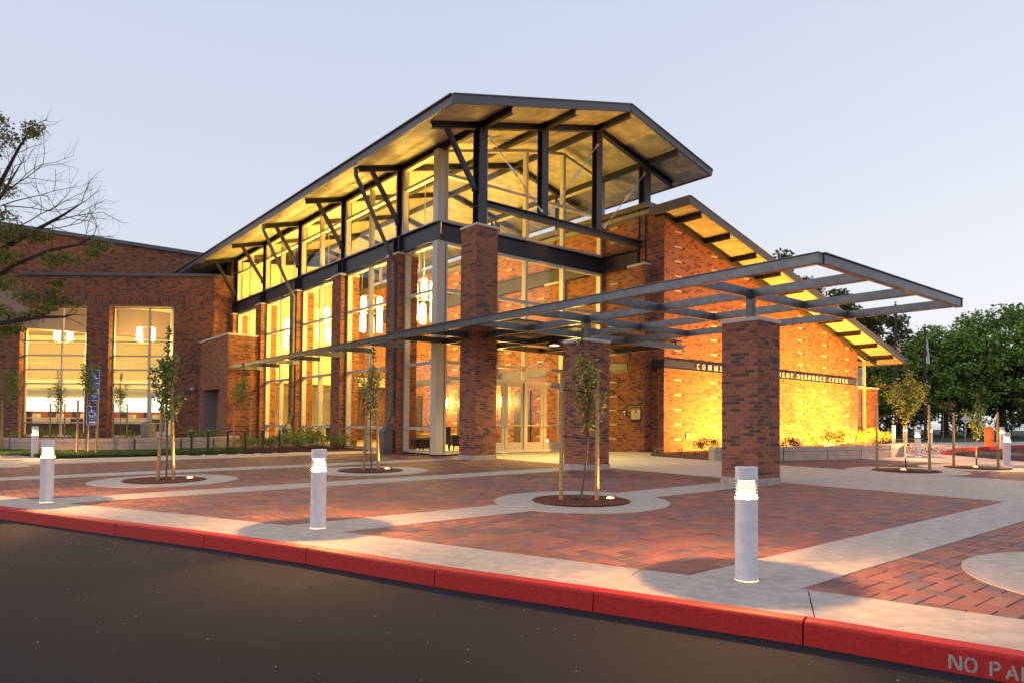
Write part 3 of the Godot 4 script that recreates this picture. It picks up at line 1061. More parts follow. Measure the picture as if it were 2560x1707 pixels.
func glazing(B: Node) -> void:
	# long side (faces -x): u runs towards +z; origin at z = -39.6
	var o := Vector3(12.3, 0, -39.6)
	var u := Vector3(0, 0, 1)
	var edges := [[-18.78, -20.97], [-21.77, -25.47], [-26.27, -29.95], [-30.75, -34.5], [-35.3, -38.9]]
	for q in edges:
		var a: float = q[1] + 39.6 + 0.05
		var b: float = q[0] + 39.6 - (0.3 if q[0] > -19.0 else 0.05)
		var us := [a, b]
		if b - a > 2.5: us = [a, (a + b) * 0.5, b]
		frame_grid(B, "window", o, u, us, [0.02, 0.83, 3.0, 5.36, 6.92], 0.09, 0.2)
	# upper band
	var um := [[-18.9, -21.2], [-21.55, -25.7], [-26.05, -30.2], [-30.5, -34.75], [-35.05, -39.15]]
	for q in um:
		var a: float = q[1] + 39.6 + 0.05
		var b: float = q[0] + 39.6 - 0.05
		var us := [a, b]
		if b - a > 3.0: us = [a, (a + b) * 0.5, b]
		frame_grid(B, "window", o, u, us, [7.55, 9.15, 9.92], 0.09, 0.2)
	# front (faces +z)
	o = Vector3(12.3, 0, -18.86)
	u = Vector3(1, 0, 0)
	frame_grid(B, "window", o, u, [0.16, 1.77, 3.6, 5.43, 7.42], [0.02, 2.5, 3.0, 5.34, 6.92], 0.1, 0.22, [[1, 0], [2, 0]])
	frame_grid(B, "window", o, u, [0.16, 1.77, 3.6, 5.43, 7.42], [7.55, 9.15, 10.5], 0.1, 0.2, [], func(t): return roof_y(12.3 + t) - 0.42)
	# right clerestory over the side wall
	o = Vector3(19.95, 0, -18.9)
	u = Vector3(0, 0, -1)
	frame_grid(B, "window", o, u, [0.0, 2.4, 4.65, 6.9, 9.2, 11.4, 13.7, 16.0, 18.2, 20.5], [9.22, 10.6], 0.08, 0.16)

func doors(B: Node) -> void:
	var xs := [14.1, 15.0, 15.9, 16.8, 17.7]
	for i in 4:
		var mb := MB.new()
		var x0: float = xs[i] + 0.012; var x1: float = xs[i + 1] - 0.012
		var z := -18.83
		var st := 0.13
		mb.bevel(Vector3(x0 + st * 0.5, 1.24, z), Vector3(st, 2.42, 0.06), 0.004)
		mb.bevel(Vector3(x1 - st * 0.5, 1.24, z), Vector3(st, 2.42, 0.06), 0.004)
		mb.box(Vector3((x0 + x1) * 0.5, 0.2, z), Vector3(x1 - x0 - 2 * st, 0.33, 0.055))
		mb.box(Vector3((x0 + x1) * 0.5, 2.39, z), Vector3(x1 - x0 - 2 * st, 0.12, 0.055))
		mb.box(Vector3((x0 + x1) * 0.5, 0.96, z), Vector3(x1 - x0 - 2 * st, 0.045, 0.05))
		var d := put("door", mb, M.door_paint, B)
		mb = MB.new()
		mb.quad(Vector3(x0 + st, 0.36, z), Vector3(x1 - st, 0.36, z), Vector3(x1 - st, 2.33, z), Vector3(x0 + st, 2.33, z))
		put("pane", mb, M.glass, d)
		mb = MB.new()
		var hx: float = x1 - 0.065 if i % 2 == 0 else x0 + 0.065
		mb.tube([Vector3(hx, 0.86, z + 0.03), Vector3(hx, 0.88, z + 0.09), Vector3(hx, 1.0, z + 0.1), Vector3(hx, 1.24, z + 0.1), Vector3(hx, 1.36, z + 0.09), Vector3(hx, 1.38, z + 0.03)], [0.014, 0.014, 0.014, 0.014, 0.014, 0.014], 8)
		put("handle", mb, M.rod, d)
		mb = MB.new()
		mb.box(Vector3((x0 + x1) * 0.5, 0.05, z + 0.035), Vector3(x1 - x0, 0.03, 0.012))
		put("threshold_strip", mb, M.rod, d)
		for y in [0.3, 1.1, 2.2]:
			if i in [1, 2]:
				mb = MB.new()
				var px: float = x1 - 0.03 if i == 1 else x0 + 0.03
				mb.tube([Vector3(px, y - 0.05, z + 0.04), Vector3(px, y + 0.05, z + 0.04)], [0.014, 0.014], 8)
				put("hinge", mb, M.rod, d)

func accent_rows(list: Array) -> Dictionary:    # list of [u, first row]; a pale brick every eighth course
	var d := {}
	for q in list:
		var k: int = q[1]
		while k < 140:
			if not d.has(k): d[k] = []
			d[k].append(q[0])
			k += 8
	return d

func side_wall(B: Node) -> void:
	# the brick wall that runs from the porch on through the lobby (faces -x at x = 19.85)
	var w := Node3D.new()
	w.name = "side_wall"
	B.add_child(w, true)
	var z1 := -45.0
	core(w, "mortar_core", 19.859, 20.2, -16.2, z1, -0.3, 9.0, M.mortar)
	var L := 45.0 - 16.2
	var acc := []
	for i in 14:
		var z := -18.33 - 2.17 * i
		if absf(z + 20.5) < 0.3: continue
		acc.append([z - z1, 7 if i % 2 == 0 else 7])
	var holes := [Rect2(45.0 - 18.33, 3.06, 0.87, 0.3)]
	brick_faces(w, [[Vector3(19.85 + 0.009, -0.02, z1), Vector3(0, 0, 1), bond(L, 9.0, {"accents": accent_rows(acc), "holes": holes})]], 0)
	var mb := MB.new()
	mb.box(Vector3(19.95, 9.1, -31.0), Vector3(0.5, 0.2, 29.2))
	put("coping", mb, M.fascia, w)
	# pier that carries the right-hand steel column, and its inner brothers
	for k in CZ.size():
		var z: float = CZ[k]
		var o := Node3D.new()
		o.name = "brick_pier"
		B.add_child(o, true)
		core(o, "mortar_core", 19.534, 19.85, z + 0.391, z - 0.391, -0.3, 6.84, M.mortar)
		brick_faces(o, brick_column_faces(19.529, 19.847, z + 0.395, z - 0.395, -0.12, 6.84, "sw" if k == 0 else "sw"), 0)
		mb = MB.new()
		mb.bevel(Vector3(19.67, 6.88, z), Vector3(0.42, 0.08, 0.86), 0.01)
		put("cap_stone", mb, M.cap, o)
	mb = MB.new()
	mb.box(Vector3(19.853, 3.21, -17.9), Vector3(0.05, 0.29, 0.86))
	put("sign_band", mb, M.dark_steel, B)
	# fascia piece of the lower roof along this side
func gable(B: Node) -> void:
	var Z := -15.75
	var x0 := 19.84
	var x1 := 34.96
	var low_y := func(x: float) -> float: return 8.92 - 0.2484 * (x - 19.67)
	var w := Node3D.new()
	w.name = "gable_wall"
	B.add_child(w, true)
	var mb := MB.new()
	var za := Z - 0.009
	var top := func(x: float) -> float: return low_y.call(x) - 0.28
	mb.hexa([Vector3(x0 + 0.009, -0.3, za), Vector3(x1, -0.3, za), Vector3(x1, -0.3, za - 0.3), Vector3(x0 + 0.009, -0.3, za - 0.3), Vector3(x0 + 0.009, top.call(x0), za), Vector3(x1, top.call(x1), za), Vector3(x1, top.call(x1), za - 0.3), Vector3(x0 + 0.009, top.call(x0), za - 0.3)])
	put("mortar_core", mb, M.mortar, w)
	var acc := []
	for i in 7:
		acc.append([20.53 - x0 + 2.17 * i, 7])
	var y0 := -0.0
	var list := bond(x1 - x0, 8.7, {"accents": accent_rows(acc), "top": func(t): return top.call(x0 + t) - y0, "holes": [Rect2(-1, 3.06, 15.9, 0.3)]})
	var f2 := bond(0.62, 8.6, {"holes": [Rect2(-1, 3.06, 3, 0.3)]})
	brick_faces(w, [[Vector3(x0 + 0.0, y0, za), Vector3(1, 0, 0), list], [Vector3(x0 + 0.009, y0, Z - 0.62 - 0.009), Vector3(0, 0, 1), f2]], 280)
	# the steel channel with the raised letters
	mb = MB.new()
	mb.box(Vector3((x0 + 34.72) * 0.5 - 0.04, 3.21, Z + 0.02), Vector3(34.72 - x0 + 0.06, 0.292, 0.08))
	mb.box(Vector3(x0 - 0.03, 3.21, Z - 0.27), Vector3(0.07, 0.292, 0.5))
	mb.box(Vector3((x0 + 34.72) * 0.5 - 0.04, 3.35, Z + 0.035), Vector3(34.72 - x0 + 0.06, 0.018, 0.13))
	mb.box(Vector3((x0 + 34.72) * 0.5 - 0.04, 3.07, Z + 0.035), Vector3(34.72 - x0 + 0.06, 0.018, 0.13))
	var band := put("sign_band", mb, M.dark_steel, B)
	var font := SystemFont.new()
	font.font_names = PackedStringArray(["Droid Sans"])
	font.font_weight = 700
	var text := "COMMUNITY DEVELOPMENT RESOURCE CENTER"
	var xa := 21.56
	var xb := 33.55
	var px := 0.0042
	var total := 0.0
	for ch in text:
		total += font.get_string_size(ch, HORIZONTAL_ALIGNMENT_LEFT, -1, 64).x * px
	var extra := (xb - xa - total) / (text.length() - 1)
	var x := xa
	for ch in text:
		var adv := font.get_string_size(ch, HORIZONTAL_ALIGNMENT_LEFT, -1, 64).x * px
		if ch != " ":
			var tm := TextMesh.new()
			tm.text = ch
			tm.font = font
			tm.font_size = 64
			tm.pixel_size = px
			tm.depth = 0.05
			tm.curve_step = 3.0
			var mi := MeshInstance3D.new()
			mi.mesh = tm
			mi.material_override = M.letter_metal
			mi.position = Vector3(x + adv * 0.5, 3.215, Z + 0.135)
			hang("letter", mi, band)
		x += adv + extra
	# roof of the lower wing
	var zf := -14.5
	var zb := -30.0
	mb = MB.new()
	mb.hexa([Vector3(19.7, low_y.call(19.7) - 0.15, zf - 0.05), Vector3(37.6, low_y.call(37.6) - 0.15, zf - 0.05), Vector3(37.6, low_y.call(37.6) - 0.15, zb), Vector3(19.7, low_y.call(19.7) - 0.15, zb), Vector3(19.7, low_y.call(19.7) - 0.02, zf - 0.05), Vector3(37.6, low_y.call(37.6) - 0.02, zf - 0.05), Vector3(37.6, low_y.call(37.6) - 0.02, zb), Vector3(19.7, low_y.call(19.7) - 0.02, zb)])
	var roof := put("lower_roof", mb, M.roofing, B)
	mb = MB.new()
	mb.bar(Vector3(19.67, low_y.call(19.67) - 0.125, zf - 0.03), Vector3(37.64, low_y.call(37.64) - 0.125, zf - 0.03), 0.06, 0.25)
	mb.bar(Vector3(19.67, low_y.call(19.67) + 0.003, zf - 0.02), Vector3(37.64, low_y.call(37.64) + 0.003, zf - 0.02), 0.1, 0.03)
	mb.bar(Vector3(19.64, low_y.call(19.67) - 0.15, zf), Vector3(19.64, low_y.call(19.67) - 0.15, -16.25), 0.06, 0.34)
	mb.bar(Vector3(37.62, low_y.call(37.64) - 0.12, zf - 0.06), Vector3(37.62, low_y.call(37.64) - 0.12, zb), 0.06, 0.26)
	put("fascia", mb, M.fascia, roof)
	var lx := [19.75]
	for i in 10:
		lx.append(20.4 + 1.7537 * i)
	lx.append(37.55)
	for i in lx.size() - 1:
		for k in 2:
			for s in 3:
				mb = MB.new()
				var a: float = lerpf(lx[i], lx[i + 1], s / 3.0) + 0.006
				var b: float = lerpf(lx[i], lx[i + 1], (s + 1) / 3.0) - 0.006
				var z0: float = zf - 0.07 if k == 0 else Z - 0.4
				var z1: float = Z if k == 0 else -22.0
				if k == 1 and a < 34.9: continue
				if k == 0 and a > 34.9: z1 = Z - 0.39
				mb.quad(Vector3(a, low_y.call(a) - 0.22, z1), Vector3(b, low_y.call(b) - 0.22, z1), Vector3(b, low_y.call(b) - 0.22, z0), Vector3(a, low_y.call(a) - 0.22, z0))
				put("soffit_panel", mb, M.soffit, roof)
	for i in 10:
		mb = MB.new()
		var a: float = lx[i + 1]
		ibeam(mb, Vector3(a, low_y.call(a) - 0.223, zf - 0.07), Vector3(a, low_y.call(a) - 0.223, Z - 0.02 if i < 9 else -22.0), 0.2, 0.13)
		put("lookout", mb, M.dark_steel, roof)
	mb = MB.new()
	ibeam(mb, Vector3(19.9, low_y.call(19.9) - 0.224, Z + 0.07), Vector3(36.9, low_y.call(36.9) - 0.224, Z + 0.07), 0.21, 0.13)
	put("rake_beam", mb, M.dark_steel, roof)
	# glazed corner and end pillar
	var o := Vector3(35.0, 0, Z - 0.15)
	frame_grid(B, "window", o, Vector3(1, 0, 0), [0.0, 1.0], [0.1, 3.05, 4.6], 0.06, 0.14, [], func(t): return low_y.call(35.0 + t) - 0.44)
	var p := Node3D.new()
	p.name = "brick_pier"
	B.add_child(p, true)
	core(p, "mortar_core", 36.05, 36.99, Z + 0.09, Z - 0.8, -0.2, 2.95, M.mortar)
	brick_faces(p, brick_column_faces(36.04, 37.0, Z + 0.1, Z - 0.8, -0.1, 2.95, "sw"), 0)
	mb = MB.new()
	mb.bevel(Vector3(36.52, 3.0, Z - 0.35), Vector3(1.06, 0.09, 1.0), 0.01)
	put("cap_stone", mb, M.cap, p)
	mb = MB.new()
	mb.box(Vector3(36.8, 1.75, -23.0), Vector3(0.2, 3.6, 13.2))
	mb.box(Vector3(28.0, 2.0, -29.9), Vector3(17.0, 5.0, 0.2))
	put("rear_wall", mb, M.wall_concrete, B)

func lobby(B: Node) -> void:
	var mb := MB.new()
	mb.quad(Vector3(12.35, 0.0, -18.95), Vector3(19.84, 0.0, -18.95), Vector3(19.84, 0.0, -39.7), Vector3(12.35, 0.0, -39.7))
	put("lobby_floor", mb, M.floor_tile, B)
	mb = MB.new()
	mb.hexa([Vector3(12.0, -0.2, -39.72), Vector3(19.84, -0.2, -39.72), Vector3(19.84, -0.2, -40.0), Vector3(12.0, -0.2, -40.0), Vector3(12.0, 9.9, -39.72), Vector3(19.84, 10.6, -39.72), Vector3(19.84, 10.6, -40.0), Vector3(12.0, 9.9, -40.0)])
	var bw := put("lobby_end_wall", mb, M.plaster, B)
	mb = MB.new()
	for y in [3.0, 6.0, 8.0]:
		mb.box(Vector3(16.0, y, -39.69), Vector3(7.4, 0.12, 0.05))
	put("trim", mb, M.mullion, bw)
	# balcony edge at the far end, as one sees it through the glass
	mb = MB.new()
	mb.box(Vector3(16.1, 3.3, -37.3), Vector3(7.2, 0.5, 3.6))
	put("gallery", mb, M.plaster, B)
	# dark band on the inner wall
	mb = MB.new()
	mb.box(Vector3(19.83, 3.2, -30.5), Vector3(0.04, 0.3, 17.0))
	put("wall_band", mb, M.dark_steel, B)
	mb = MB.new()
	for z in [-23.6, -28.1, -32.6]:
		mb.box(Vector3(19.82, 1.25, z), Vector3(0.06, 2.5, 1.1))
	put("inner_doorway", mb, M.counter, B)

# ---------------------------------------------------------------- the wing at the left
func wing() -> void:
	var W := thing("brick_wing", "dark red brick wing with tall lit windows behind the curved seat wall", "building", Vector3.ZERO)
	var o := Vector3(11.07, 0, -39.4)
	var u := Vector3(0.7754, 0, 0.6315).normalized()
	var nn := u.cross(Vector3.UP)
	var ub := Basis(u, Vector3.UP, nn)
	var L := 26.0
	var o0 := o - u * L
	# openings: [s0, s1] measured from the right corner (negative to the left)
	var wins := [[-10.55, -6.93], [-5.71, -2.17], [-15.4, -11.8], [-20.2, -16.6]]
	var holes := []
	for q in wins:
		holes.append(Rect2(L + q[0], 0.12, q[1] - q[0], 7.12))
	var wall := Node3D.new()
	wall.name = "wall"
	W.add_child(wall, true)
	var mb := MB.new()
	# mortar backing in pieces around the openings
	var s := -L
	var order := [[-20.2, -16.6], [-15.4, -11.8], [-10.55, -6.93], [-5.71, -2.17]]
	for q in order + [[0.0, 0.0]]:
		var e: float = q[0]
		mb.box(o + u * (s + e) * 0.5 + Vector3(0, 4.3, 0) - nn * 0.3, Vector3(e - s, 9.2, 0.58), Color.WHITE, ub)
		if q[1] != q[0]:
			mb.box(o + u * (q[0] + q[1]) * 0.5 + Vector3(0, 8.08, 0) - nn * 0.3, Vector3(q[1] - q[0] + 0.002, 1.64, 0.58), Color.WHITE, ub)
			mb.box(o + u * (q[0] + q[1]) * 0.5 + Vector3(0, -0.15, 0) - nn * 0.3, Vector3(q[1] - q[0] + 0.002, 0.5, 0.58), Color.WHITE, ub)
		s = q[1]
	put("mortar_core", mb, M.mortar, wall)
	var faces := []
	var hs := holes.duplicate()
	hs.append(Rect2(-1, 7.30, L + 2, 0.45))
	faces.append([o0 - Vector3(0, 0.1, 0), u, bond(L, 8.96, {"holes": shifted(hs, 0.1), "dark": 0.2})])
	var sold := []
	for k in int(L / 0.0677):
		sold.append([k * 0.0677, k * 0.0677 + 0.058, 0.0, 0.2, brick_tone(0.2)])
		sold.append([k * 0.0677, k * 0.0677 + 0.058, 0.21, 0.42, brick_tone(0.2)])
	faces.append([o0 + Vector3(0, 7.31, 0) + nn * 0.012, u, sold])
	# jambs on the left side of each opening
	for q in wins:
		faces.append([o + u * q[0] + Vector3(0, 0.1, 0), -nn, bond(0.57, 7.15)])
	# the short face towards the lobby, and the pier beside the glass
	faces.append([o + Vector3(0.0, -0.1, 0.0), Vector3(1, 0, 0), bond(1.0, 8.96, {"holes": [Rect2(-1, 7.4, 3, 0.45)]})])
	var s2 := []
	for k in 14:
		s2.append([k * 0.0677, k * 0.0677 + 0.058, 0.0, 0.2, brick_tone(0.2)])
		s2.append([k * 0.0677, k * 0.0677 + 0.058, 0.21, 0.42, brick_tone(0.2)])
	faces.append([o + Vector3(0, 7.31, 0.012), Vector3(1, 0, 0), s2])
	faces.append([Vector3(12.0, 7.5, -39.52), Vector3(1, 0, 0), bond(0.3, 2.6)])
	brick_faces(wall, faces, 0, Vector3.ZERO, true)
	core(wall, "mortar_core", 11.08, 12.0, -39.41, -40.2, -0.2, 8.9, M.mortar)
	core(wall, "mortar_core", 12.0, 12.3, -39.53, -40.2, -0.2, 10.0, M.mortar)
	mb = MB.new()
	mb.box(o - u * (L * 0.5) + Vector3(0, 8.93, 0) - nn * 0.25, Vector3(L, 0.15, 0.72), Color.WHITE, ub)
	mb.box(Vector3(11.55, 8.93, -39.55), Vector3(1.0, 0.148, 0.5))
	put("coping", mb, M.fascia, W)
	# taller brick wall behind
	var back := Node3D.new()
	back.name = "upper_wall"
	W.add_child(back, true)
	core(back, "mortar_core", -14.0, 24.0, -46.01, -46.5, 6.0, 11.35, M.mortar)
	brick_faces(back, [[Vector3(-14.0, 8.0, -46.0), Vector3(1, 0, 0), bond(38.0, 3.35, {"dark": 0.2})]], 0, Vector3.ZERO, false)
	mb = MB.new()
	mb.box(Vector3(5.0, 11.46, -46.15), Vector3(38.1, 0.22, 0.6))
	put("coping", mb, M.fascia, back)
	mb = MB.new()
	mb.quad(o0 + Vector3(0, 8.6, 0) - nn * 0.5, o + Vector3(0, 8.6, 0) - nn * 0.5, Vector3(14.0, 8.6, -46.0), Vector3(-10, 8.6, -62.0))
	put("flat_roof", mb, M.roofing, W)
	# windows
	for i in wins.size():
		var a: float = wins[i][0]
		var b: float = wins[i][1]
		var oo := o + u * a - nn * 0.5 + Vector3(0, 0.0, 0)
		var mid: float = (a + b) * 0.5 + 0.22 - a
		frame_grid(W, "window", oo, u, [0.03, mid, b - a - 0.03], [0.13, 0.87, 3.0, 3.78, 4.55, 5.33, 7.22], 0.075, 0.14)
	# glass door in the right half of the right window
	mb = MB.new()
	var dn := -nn * 0.43
	for q in [[-3.63, -3.52], [-2.75, -2.64]]:
		mb.box(o + u * (q[0] + q[1]) * 0.5 + Vector3(0, 1.32, 0) + dn, Vector3(0.11, 2.36, 0.06), Color.WHITE, ub)
	for q in [[0.14, 0.42], [2.36, 2.5]]:
		mb.box(o + u * (-3.135) + Vector3(0, (q[0] + q[1]) * 0.5, 0) + dn, Vector3(0.77, q[1] - q[0], 0.06), Color.WHITE, ub)
	var door := put("door", mb, M.white_paint, W)
	mb = MB.new()
	mb.box(o + u * (-3.56) + Vector3(0, 1.1, 0) + dn + nn * 0.05, Vector3(0.03, 0.3, 0.05), Color.WHITE, ub)
	put("handle", mb, M.rod, door)
	wing_room(W, o, u, nn, ub)
	# vents and the little security camera
	for q in [[-1.1, 0.45], [-6.3, 0.45], [-11.1, 0.45]]:
		mb = MB.new()
		mb.tube([o + u * q[0] + Vector3(0, q[1], 0), o + u * q[0] + Vector3(0, q[1], 0) + nn * 0.14], [0.09, 0.09], 14)
		put("vent_pipe", mb, M.wall_concrete, W)
		mb = MB.new()
		mb.tube([o + u * q[0] + Vector3(0, q[1], 0) + nn * 0.135, o + u * q[0] + Vector3(0, q[1], 0) + nn * 0.143], [0.06, 0.06], 14)
		put("vent_opening", mb, M.black_metal, W)
	# the low brick block with the pale cap
	var blk := Node3D.new()
	blk.name = "brick_block"
	W.add_child(blk, true)
	var bx := 10.43
	var bz := -34.68
	mb = MB.new()
	mb.box(Vector3(11.17, 2.5, -36.0 + 0.65), Vector3(1.46, 5.5, 1.3))
	mb.box(Vector3(11.17, 3.9, -37.35), Vector3(1.46, 2.5, 2.7))
	mb.box(Vector3(11.17, 2.5, -39.15), Vector3(1.46, 5.5, 0.9))
	mb.box(Vector3(11.75, 1.2, -37.35), Vector3(0.3, 3.0, 2.7))
	put("mortar_core", mb, M.mortar, blk)
	brick_faces(blk, [[Vector3(bx + 0.009, -0.1, -39.6), Vector3(0, 0, 1), bond(39.6 + bz, 5.3, {"holes": [Rect2(0.9, 0.0, 2.7, 2.75)]})], [Vector3(bx + 0.012, -0.1, bz), Vector3(1, 0, 0), bond(1.5, 5.3)]], 0)
	mb = MB.new()
	mb.bevel(Vector3(11.18, 5.25, -37.1), Vector3(1.58, 0.1, 4.95), 0.01)
	put("cap_stone", mb, M.cap, blk)
	frame_grid(W, "window", Vector3(bx + 0.75, 0, -38.7), Vector3(0, 0, 1), [0.05, 1.3, 2.65], [0.1, 0.85, 2.62], 0.08, 0.12)
	settle(W, Vector3(4.0, 0, -43.0))

func shifted(hs: Array, dy: float) -> Array:
	var r := []
	for h in hs:
		r.append(Rect2(h.position.x, h.position.y + dy, h.size.x, h.size.y))
	return r

func wing_room(W: Node, o: Vector3, u: Vector3, nn: Vector3, ub: Basis) -> void:
	# the lit room seen through the windows: floor, side and back walls, ceiling, counters
	var mb := MB.new()
	var P := func(s: float, y: float, d: float) -> Vector3: return o + u * s + Vector3(0, y, 0) - nn * d
	mb.quad(P.call(-24.0, 0.1, 0.55), P.call(-1.2, 0.1, 0.55), P.call(-1.2, 0.1, 9.0), P.call(-24.0, 0.1, 9.0))
	put("room_floor", mb, M.floor_tile, W)
	mb = MB.new()
	mb.box(P.call(-12.6, 3.8, 9.1), Vector3(23.0, 7.6, 0.2), Color.WHITE, ub)
	mb.box(P.call(-1.1, 3.8, 4.8), Vector3(0.2, 7.6, 8.5), Color.WHITE, ub)
	mb.box(P.call(-24.1, 3.8, 4.8), Vector3(0.2, 7.6, 8.5), Color.WHITE, ub)
	mb.box(P.call(-12.6, 7.7, 4.8), Vector3(23.0, 0.2, 8.4), Color.WHITE, ub)
	mb.box(P.call(-12.6, 6.2, 7.3), Vector3(22.7, 0.5, 0.4), Color.WHITE, ub)
	mb.box(P.call(-12.6, 3.2, 6.6), Vector3(22.7, 0.5, 4.6), Color.WHITE, ub)
	for s in [-6.3, -11.2, -2.1]:
		mb.tube([P.call(s + 3.0 if s < -3 else s, 0.1, 2.4), P.call(s + 3.0 if s < -3 else s, 7.6, 2.4)], [0.22, 0.22], 14)
	put("room_wall", mb, M.plaster, W)
	mb = MB.new()
	mb.box(P.call(-12.6, 2.05, 8.9), Vector3(22.0, 0.9, 0.05), Color.WHITE, ub)
	put("light_panel", mb, M.screen_glow, W)
	mb = MB.new()
	mb.box(P.call(-12.6, 1.35, 8.85), Vector3(22.0, 0.45, 0.08), Color.WHITE, ub)
	put("orange_panel", mb, M.orange_panel, W)
	mb = MB.new()
	for k in 9:
		mb.bevel(P.call(-22.0 + k * 2.4, 0.6, 3.4), Vector3(2.36, 1.0, 0.6), 0.01, Color.WHITE, ub)
	put("counter", mb, M.counter, W)
	mb = MB.new()
	for k in 5:
		mb.box(P.call(-20.3 + k * 4.8, 0.98, 3.0), Vector3(2.2, 0.36, 0.08), Color.WHITE, ub)
	mb.box(P.call(-12.2, 1.12, 3.4), Vector3(21.7, 0.04, 0.72), Color.WHITE, ub)
	put("counter_top", mb, M.counter_light, W)
	for k in 14:
		var s := -21.0 + k * 1.42
		mb = MB.new()
		mb.box(P.call(s, 1.36, 3.6), Vector3(0.46, 0.32, 0.06), Color.WHITE, ub)
		mb.box(P.call(s, 1.17, 3.6), Vector3(0.1, 0.1, 0.06), Color.WHITE, ub)
		mb.box(P.call(s, 1.15, 3.58), Vector3(0.22, 0.02, 0.18), Color.WHITE, ub)
		put("monitor", mb, M.black_metal, W)
		mb = MB.new()
		mb.box(P.call(s + 0.55, 1.26, 3.5), Vector3(0.3, 0.22, 0.3), Color.WHITE, ub)
		put("paper_tray", mb, M.counter_light, W)
	# glass balustrade of the gallery
	mb = MB.new()
	for k in 16:
		mb.tube([P.call(-23.0 + k * 1.45, 3.4, 4.3), P.call(-23.0 + k * 1.45, 4.45, 4.3)], [0.02, 0.02], 6)
	mb.tube([P.call(-23.6, 4.45, 4.3), P.call(-1.4, 4.45, 4.3)], [0.025, 0.025], 6)
	put("railing", mb, M.rod, W)
	# pairs of hanging lamps
	for s in [-4.7, -9.4, -14.2, -19.0]:
		var l := Node3D.new()
		l.name = "pendant_lamp"
		W.add_child(l, true)
		l.position = P.call(s, 0, 1.9)
		l.basis = ub
		mb = MB.new()
		mb.tube([Vector3(0, 6.35, 0), Vector3(0, 7.6, 0)], [0.015, 0.015], 6)
		mb.tube([Vector3(-0.36, 6.35, 0), Vector3(0.36, 6.35, 0)], [0.02, 0.02], 6)
		put("stem", mb, M.rod, l)
		for x in [-0.36, 0.36]:
			mb = MB.new()
			mb.lathe(Vector3(x, 5.5, 0), [Vector2(0.0, 0.0), Vector2(0.14, 0.0), Vector2(0.165, 0.25), Vector2(0.165, 0.55), Vector2(0.14, 0.8), Vector2(0.05, 0.86), Vector2(0.0, 0.86)], 16)
			put("shade", mb, M.pendant_glow, l)
		omni(l, Vector3(0, 5.2, 0), lin(1.0, 0.62, 0.14), 15.0, 0.3)
		omni(l, Vector3(0, 2.4, -2.6), lin(1.0, 0.74, 0.2), 3.0, 0.3)

